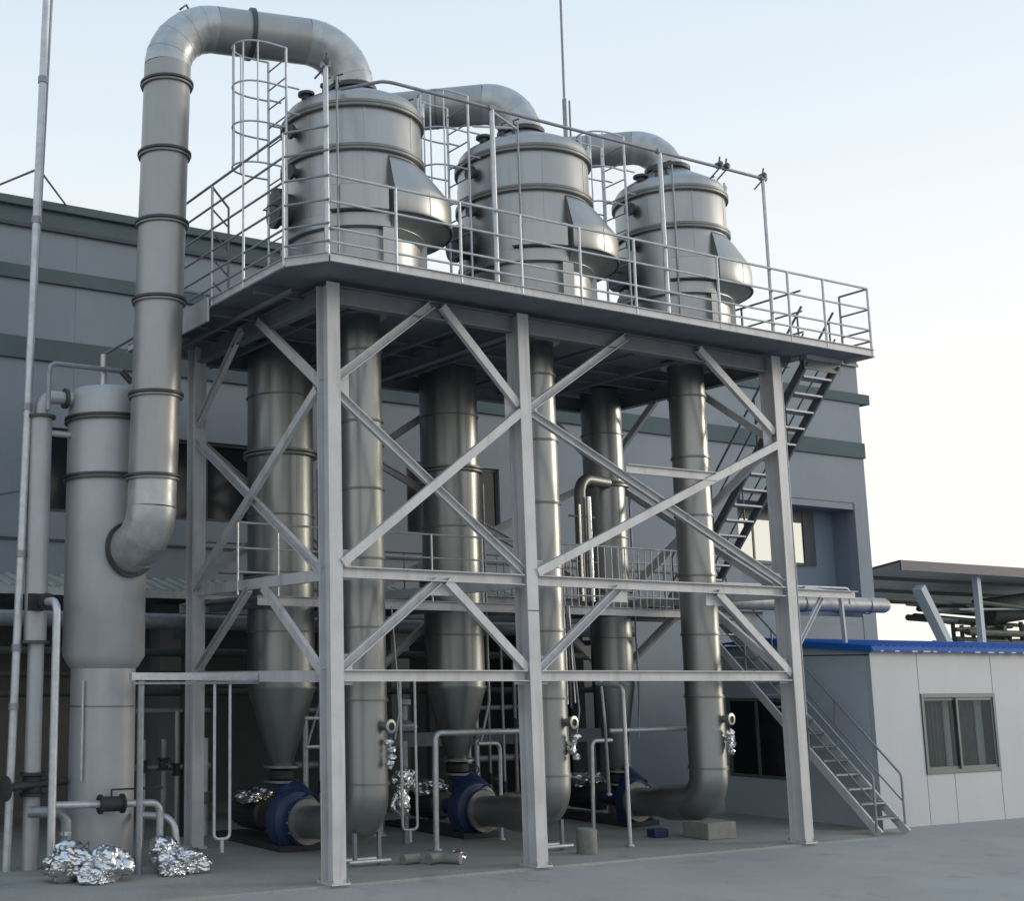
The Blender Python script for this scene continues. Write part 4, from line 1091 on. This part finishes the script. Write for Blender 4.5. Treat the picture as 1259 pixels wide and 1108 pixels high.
# ================================================================== CAGED LADDERS
def ladder(x, y0, y1, zb, zt, label, xd=-1):
    t = thing("caged_ladder", label, "ladder", (x, (y0 + y1) / 2, zb), "caged ladders beside the tanks")
    for y in (y0, y1):
        MB().tube([(x, y, zb), (x, y, zt)], 0.02, 8).build("side_rail", "galvanised", t)
    k = 0
    z = zb + 0.3
    while z < zt - 0.1:
        MB().tube([(x, y0, z), (x, y1, z)], 0.012, 6).build("rung", "galvanised_dull", t); z += 0.3
    ym = (y0 + y1) / 2; w = (y1 - y0) / 2
    hz = [zb + 1.9 + j * (zt - zb - 1.9) / 3 for j in range(4)]
    def hoop(z):
        pts = []
        for j in range(21):
            a = math.pi * j / 20
            pts.append((x + xd * (0.72 * math.sin(a) ** 0.8 if 0 < a < math.pi else 0.0), ym - math.cos(a) * (w + 0.10 * math.sin(a)), z))
        return pts
    for z in hz:
        MB().tube(hoop(z), 0.014, 6).build("hoop", "galvanised", t)
    hp = hoop(0)
    for j in (4, 7, 10, 13, 16):
        MB().tube([(hp[j][0], hp[j][1], hz[0]), (hp[j][0], hp[j][1], hz[-1])], 0.012, 6).build("cage_bar", "galvanised", t)
    for z in (zt - 0.1, zt - 0.5, zb + 1.2):
        for y in (y0, y1):
            MB().tube([(x, y, z - 0.5), (x + 0.22, y, z - 0.5)], 0.014, 6).build("stay", "galvanised", t)
ladder(-0.10, 0.93, 1.46, 7.96, 11.72, "caged ladder at the left of the largest tank")
ladder(TX[1] - TR[1] - 0.28, 0.95, 1.48, 7.96, 11.72, "caged ladder between the largest and middle tanks")
ladder(TX[2] - TR[2] - 0.40, 0.95, 1.48, 7.96, 11.72, "caged ladder between the middle and smallest tanks")

# ================================================================== OVERHEAD PIPE ON POLES
oh = thing("overhead_pipe", "thin pipe run carried on tall poles along the platform's front edge", "pipe run", (4, -0.83, 7.9))
for x, r in ((-0.50, 0.036), (2.28, 0.036), (5.55, 0.036), (7.85, 0.03)):
    po = MB().tube([(x, -0.80, 7.92), (x, -0.80, 10.60)], r, 12).build("pole", "galvanised", oh)
    MB().tube([(x - 0.06, -0.80, 10.60), (x + 0.06, -0.80, 10.60)], 0.045, 10).build("tee", "galvanised_dull", po)
MB().tube(fillet([(0.52, 0.42, 11.0), (0.45, -0.80, 10.60), (7.85, -0.80, 10.60)], 0.15, 5), 0.024, 10).build("header_pipe", "galvanised_dull", oh)
MB().tube([(2.28, -0.80, 10.56), (2.75, -0.75, 10.42), (3.3, 0.9, 11.2)], 0.018, 8).build("branch_pipe", "galvanised", oh)
for x in (-0.50, 6.85, 7.0, 7.85):
    vo = MB().lathe([(0.03, -0.06), (0.05, -0.05), (0.05, 0.05), (0.03, 0.06)], (x, -0.80, 10.64), 14, (0, 1, 0)).build("valve_body", "dark_ring", oh)
    MB().tube([(x, -0.80, 10.66), (x + 0.03, -0.80, 10.78)], 0.014, 6).build("valve_stem", "dark_ring", vo)
    MB().tube([(x, -0.80, 10.58), (x - 0.12, -0.72, 10.42)], 0.014, 6).build("hose_tail", "dark_ring", vo)
MB().tube([(7.88, -0.78, 10.55), (7.88, -0.78, 8.0)], 0.012, 6).build("cable", "dark_rail", oh)

# ================================================================== MASTS
ms = thing("drain_mast", "tall leaning galvanised pipe mast at the far left edge", "mast", (-3.29, 3.0, 0))
a, b_ = V(-3.29, 3.0, 0.0), V(-3.05, 3.0, 14.5)
MB().tube([a, b_], 0.058, 16).build("main_pipe", "galvanised", ms)
MB().tube([a + V(0.12, 0.05, 5.0), b_ + V(0.10, 0.05, 0)], 0.03, 10).build("side_pipe", "galvanised_dull", ms)
for z in (2.2, 3.0, 4.3, 6.4, 9.2, 11.4):
    q = a.lerp(b_, z / 14.5); MB().tube([q - V(0, 0, 0.05), q + V(0, 0, 0.05)], 0.072, 14).build("coupling", "galvanised_dull", ms)
q = a.lerp(b_, 10.0 / 14.5)
MB().tube([q, (-2.75, 6.95, 11.07)], 0.018, 6).build("tie_rod", "dark_rail", ms)
MB().tube([q, (-1.25, 6.95, 11.07)], 0.018, 6).build("tie_rod", "dark_rail", ms)
q = a.lerp(b_, 5.2 / 14.5)
MB().tube([q, (-4.4, 6.95, 5.2)], 0.02, 6).build("tie_rod", "dark_rail", ms)
ml = thing("lightning_mast", "thin lightning mast rising behind the middle and smallest tanks", "mast", (11.44, 7.6, 10.87))
MB().tube([(11.44, 7.6, 10.87), (11.44, 7.6, 16.2)], 0.055, 10).build("lower_pole", "galvanised_dull", ml)
MB().tube([(11.44, 7.6, 16.2), (11.48, 7.6, 21.5)], 0.03, 10).build("upper_pole", "galvanised_dull", ml)
MB().tube([(11.55, 7.6, 10.87), (11.60, 7.6, 16.2)], 0.025, 8).build("stay_pole", "galvanised_dull", ml)

# ================================================================== WHITE CABIN
cb_ = thing("site_cabin", "white panelled cabin with blue roof at the right edge", "cabin", (14, 2, 0))
CXL, CYF, CH = 11.65, 0.75, 3.08
def cpan(x0, x1, z0, z1, name="wall_panel", m="cabin_white"):
    return MB().box((x0 + 0.007, CYF, z0), (x1 - 0.007, CYF + 0.08, z1)).build(name, m, cb_, smooth=False, bevel=0.004)
WX0, WX1, WZ0, WZ1 = 12.96, 15.13, 0.88, 2.30
cpan(CXL, WX0, 0.0, CH); cpan(WX0, WX1, WZ1, CH); 
cpan(WX0, 13.75, 0.0, WZ0); cpan(13.75, WX1, 0.0, WZ0); cpan(WX1, 17.1, 0.0, CH); cpan(17.1, 19.1, 0.0, CH); cpan(19.1, 21.0, 0.0, CH)
for x in (WX0, WX1, 17.1): MB().box((x - 0.018, CYF - 0.006, 0.0 if x == 17.1 else WZ1), (x + 0.018, CYF - 0.001, CH)).build("joint_strip", "cabin_white", cb_, smooth=False)
MB().box((CXL - 0.012, CYF - 0.012, 0), (CXL + 0.05, CYF - 0.002, CH)).build("corner_trim", "cabin_side", cb_, smooth=False)
w = MB(); f_ = 0.07
y0, y1 = CYF - 0.02, CYF + 0.06
w.box((WX0, y0, WZ0), (WX0 + f_, y1, WZ1)); w.box((WX1 - f_, y0, WZ0), (WX1, y1, WZ1)); w.box((WX0 + f_, y0, WZ0), (WX1 - f_, y1, WZ0 + f_)); w.box((WX0 + f_, y0, WZ1 - f_), (WX1 - f_, y1, WZ1))
wo = w.build("window", "window_frame_grey", cb_, smooth=False, bevel=0.004)
xm = (WX0 + WX1) / 2 - 0.05
for k, (x0, x1, yy) in enumerate(((WX0 + f_, xm + 0.05, CYF + 0.03), (xm - 0.02, WX1 - f_, CYF + 0.0))):
    s = MB(); g_ = 0.05; za, zb = WZ0 + f_, WZ1 - f_
    s.box((x0, yy, za), (x0 + g_, yy + 0.025, zb)); s.box((x1 - g_, yy, za), (x1, yy + 0.025, zb)); s.box((x0 + g_, yy, za), (x1 - g_, yy + 0.025, za + g_)); s.box((x0 + g_, yy, zb - g_), (x1 - g_, yy + 0.025, zb))
    s.build("sash", "window_frame_grey", wo, smooth=False)
    MB().box((x0 + g_, yy + 0.008, za + g_), (x1 - g_, yy + 0.014, zb - g_)).build("pane", "clear_glass", wo, smooth=False)
# curtains behind the glass
def curtain(x0, x1, z0, z1, y, nfold, m):
    c = MB(); n = nfold * 6; vs = []
    for k in range(n + 1):
        f = k / n
        yy = y + 0.025 * math.sin(f * nfold * 2 * math.pi)
        vs += [(x0 + (x1 - x0) * f, yy, z0), (x0 + (x1 - x0) * f, yy, z1)]
    c.add(vs, [(2 * k, 2 * k + 2, 2 * k + 3, 2 * k + 1) for k in range(n)])
    return c.build("curtain", m, cb_)
curtain(13.9, 14.05, 0.9, 2.25, 0.98, 2, "cabin_white"); curtain(14.85, 15.05, 0.9, 2.25, 0.98, 2, "cabin_white"); curtain(13.3, 13.9, 0.9, 2.25, 1.02, 5, "plant_dark")
curtain(14.2, 14.85, 0.9, 2.25, 1.02, 5, "plant_dark")
# side wall with sloping top (roof rises to the back) and its window
SL = 0.075
YRG, YBE = 3.0, 4.2            # ridge and back eave
def ztop(y): return CH + (min(y, 2 * YRG - y) - CYF) * SL
def spoly(y0, y1, z0, z1f, name="side_panel", m="cabin_side"):
    a = MB(); x0, x1 = CXL, CXL + 0.08
    vs = [(x, y, z) for x in (x0, x1) for (y, z) in ((y0, z0), (y1, z0), (y1, z1f(y1)), (y0, z1f(y0)))]
    a.add(vs, [(0, 1, 2, 3), (7, 6, 5, 4), (0, 4, 5, 1), (1, 5, 6, 2), (2, 6, 7, 3), (3, 7, 4, 0)])
    return a.build(name, m, cb_, smooth=False)
SY0, SY1, SZ0, SZ1 = 2.58, 4.0, 0.70, 2.20
spoly(CYF + 0.085, SY0, 0, ztop); spoly(SY0, SY1, 0, lambda y: SZ0); spoly(SY0, YRG, SZ1, ztop); spoly(YRG, SY1, SZ1, ztop); spoly(SY1, YBE, 0, ztop)
w = MB(); xf0, xf1 = CXL - 0.015, CXL + 0.06
w.box((xf0, SY0, SZ0), (xf1, SY0 + 0.06, SZ1)); w.box((xf0, SY1 - 0.06, SZ0), (xf1, SY1, SZ1)); w.box((xf0, SY0 + 0.06, SZ0), (xf1, SY1 - 0.06, SZ0 + 0.06)); w.box((xf0, SY0 + 0.06, SZ1 - 0.06), (xf1, SY1 - 0.06, SZ1)); w.box((xf0, 3.27, SZ0 + 0.06), (xf1, 3.32, SZ1 - 0.06))
wo = w.build("window", "window_frame_grey", cb_, smooth=False)
MB().box((CXL + 0.02, SY0 + 0.06, SZ0 + 0.06), (CXL + 0.03, 3.27, SZ1 - 0.06)).build("pane", "window_dark", wo, smooth=False)
MB().box((CXL + 0.02, 3.32, SZ0 + 0.06), (CXL + 0.03, SY1 - 0.06, SZ1 - 0.06)).build("pane", "window_dark", wo, smooth=False)
MB().box((21.0, CYF, 0), (21.08, YBE, 3.0)).build("side_panel", "cabin_side", cb_, smooth=False)
MB().box((CXL + 0.1, 2.2, 0.02), (20.9, 2.3, 3.0)).build("partition", "wall_dark", cb_, smooth=False)
MB().box((CXL, CYF - 0.006, 2.98), (CXL + 0.001, YBE, 3.0)).build("side_trim", "frame_dark", cb_, smooth=False)
# blue corrugated gable roof with real ribs
xr0, xr1, yr0 = CXL - 0.10, 21.2, CYF - 0.14
def zr_(y): return CH + 0.02 + (min(y, 2 * YRG - y) - CYF) * SL
ro = None
rb2 = MB()
for (ya, yb) in ((yr0, YRG), (YRG, YBE + 0.14)):
    rf = MB()
    rf.add([(x, y, zr_(y) + dz) for dz in (0, 0.05) for (x, y) in ((xr0, ya), (xr1, ya), (xr1, yb), (xr0, yb))],
           [(0, 3, 2, 1), (4, 5, 6, 7), (0, 1, 5, 4), (1, 2, 6, 5), (2, 3, 7, 6), (3, 0, 4, 7)])
    o = rf.build("roof" if ro is None else "roof_slope", "roof_blue", cb_ if ro is None else ro, smooth=False)
    if ro is None: ro = o
    x = xr0 + 0.1
    if ya < 2:
        rib0 = None
        while x < xr1 - 0.1:
            if rib0 is None:
                x_first = x
                rib0 = MB().prism((x, ya - 0.004, zr_(ya) + 0.05), (x, yb, zr_(yb) + 0.05), [(-0.05, -0.005), (0.05, -0.005), (0.03, 0.02), (-0.03, 0.02)]).build("rib", "roof_blue", ro, smooth=False)
            else:
                rc_ = rib0.copy(); COL.objects.link(rc_); rc_.parent = ro; rc_.location = (x - x_first, 0, 0)
            x += 0.2
    while x < xr1 - 0.1:
        rb2.prism((x, ya - 0.004 if ya < 2 else ya, zr_(ya) + 0.05), (x, yb, zr_(yb) + 0.05), [(-0.05, -0.005), (0.05, -0.005), (0.03, 0.02), (-0.03, 0.02)])
        x += 0.2
    MB().prism((xr0 - 0.012, ya, zr_(ya) - 0.03), (xr0 - 0.012, yb, zr_(yb) - 0.03), [(-0.01, -0.03), (0.01, -0.03), (0.01, 0.09), (-0.01, 0.09)]).build("barge_board", "roof_blue", ro, smooth=False)
tag(rb2.build("rib", "roof_blue", ro, smooth=False), kind="stuff")
MB().tube([(xr0, YRG, zr_(YRG) + 0.05), (xr1, YRG, zr_(YRG) + 0.05)], 0.03, 8).build("ridge_cap", "roof_blue", ro)
MB().box((xr0, yr0 - 0.012, zr_(yr0) - 0.03), (xr1, yr0 - 0.002, zr_(yr0) + 0.004)).build("eave_strip", "roof_blue", ro, smooth=False)
nb = MB(); x = xr0 + 0.2
while x < 19:
    nb.box((x, yr0 - 0.02, zr_(yr0) - 0.045), (x + random.uniform(0.03, 0.2), yr0 - 0.0125, zr_(yr0) - 0.022)); x += random.uniform(0.25, 0.5)  # small white blocks of random width and spacing along the eave
tag(nb.build("white_teeth", "cabin_white", ro, smooth=False), kind="stuff")

# insulated pipe above the cabin roof
ip = thing("insulated_pipe", "grey insulated pipe running above the blue cabin roof", "pipe", (12.5, 2.6, 3.95))
MB().tube([(8.9, 2.6, 3.98), (14.7, 2.6, 4.02)], 0.15, 24).build("lagging", "insulation", ip)
MB().lathe([(0.15, 0), (0.13, 0.06), (0, 0.08)], (14.7, 2.6, 4.02), 24, (1, 0, 0)).build("end_cap", "insulation", ip)
for x in (12.3, 13.3, 14.2): ring(MB(), (x, 2.6, 4.0), (1, 0, 0), 0.15, 0.165, 0.05).build("strap", "galvanised_dull", ip)
MB().tube(fillet([(9.4, 2.3, 4.28), (13.3, 2.3, 4.30), (13.3, 2.3, 4.0)], 0.1, 5), 0.025, 8).build("side_rail", "galvanised", ip)
rp = thing("roof_post", "pale post with an arm standing on the blue cabin roof", "post", (12.02, 1.5, 3.2))
MB().bar((12.02, 1.5, 3.2), (11.98, 1.5, 4.10), 0.07, 0.05).build("post", "cabin_white", rp, smooth=False)
MB().bar((11.98, 1.5, 4.12), (11.0, 1.5, 4.2), 0.05, 0.05).build("arm", "cabin_white", rp, smooth=False)

# ================================================================== DISTANT CANOPY AND PLANT
cn = thing("open_canopy", "dark sheet metal canopy on posts beyond the cabin roof", "canopy", (27, 9, 0))
def slab(p4, t_, name, m, parent):
    a = MB(); a.add([(*p_[:2], p_[2]) for p_ in p4] + [(p_[0], p_[1], p_[2] + t_) for p_ in p4], [(0, 3, 2, 1), (4, 5, 6, 7), (0, 1, 5, 4), (1, 2, 6, 5), (2, 3, 7, 6), (3, 0, 4, 7)])
    return a.build(name, m, parent, smooth=False)
slab([(23.0, 8.0, 5.60), (33.2, 8.0, 5.60), (33.2, 12.0, 4.93), (23.0, 12.0, 4.93)], 0.05, "soffit_sheet", "sheet_grey", cn)
slab([(22.98, 7.98, 5.66), (33.22, 7.98, 5.66), (33.22, 12.02, 4.985), (22.98, 12.02, 4.985)], 0.05, "roof_sheet", "roof_purple", cn)
slab([(23.0, 7.95, 5.44), (33.2, 7.95, 5.44), (33.2, 8.0, 5.44), (23.0, 8.0, 5.44)], 0.27, "fascia", "roof_purple", cn)
for f in (0.33, 0.66, 0.97):
    y = 8 + 4 * f; z = 5.62 - 0.67 * f
    MB().box((23.02, y - 0.03, z - 0.11), (33.18, y + 0.03, z - 0.025)).build("purlin", "frame_dark", cn, smooth=False)
for x in (26.77, 33.0):
    for y, zt in ((8.3, 5.4), (11.7, 4.85)):
        if y > 9 and x < 30: continue
        MB().bar((x, y, 0.0), (x, y, zt), 0.16, 0.16).build("post", "cabin_side", cn, smooth=False)
sb = thing("leaning_beam", "pale beam leaning under the canopy behind the cabin roof", "beam", (24.8, 8.0, 3.0))
MB().bar((25.1, 8.0, 2.9), (23.72, 8.0, 5.0), 0.28, 0.22).build("flange", "cabin_side", sb, smooth=False)
hv = thing("process_vessel", "dark horizontal vessel under the distant canopy", "vessel", (28.6, 9.3, 4.0))
MB().lathe([(0, 0), (0.36, 0.02), (0.4, 0.1), (0.4, 3.4), (0.3, 3.6), (0.25, 3.9), (0, 3.9)], (28.6, 9.3, 4.5), 28, (1, -0.1, 0.12)).build("shell", "plant_dark", hv)
for k in range(2):
    MB().box((28.9 + k * 1.8, 8.95, 0), (29.05 + k * 1.8, 9.5, 4.1)).build("saddle", "plant_dark", hv, smooth=False)
sk = thing("process_piping", "tangle of dark pipes on risers under the distant canopy", "piping", (28, 9, 0))
for k in range(22):
    y = 8.6 + random.uniform(0, 2); z = 3.5 + random.uniform(0, 1.3)
    MB().tube([(26.3 + random.uniform(0, 1.5), y, z), (29.5 + random.uniform(0, 3), y + random.uniform(-.3, .3), z + random.uniform(-.15, .15))], random.uniform(0.03, 0.1), 8).build("pipe", "plant_dark" if k % 3 else "galvanised_dull", sk)
for k in range(14):
    x = 27 + random.uniform(0, 5); y = 8.8 + random.uniform(0, 1)
    MB().tube([(x, y, 0), (x, y, 3.9 + random.uniform(0, 0.8))], 0.06, 8).build("riser", "plant_dark", sk)
MB().tube([(21.5, 8.6, 4.72), (26, 8.6, 4.66)], 0.05, 8).build("pipe", "plant_dark", sk)
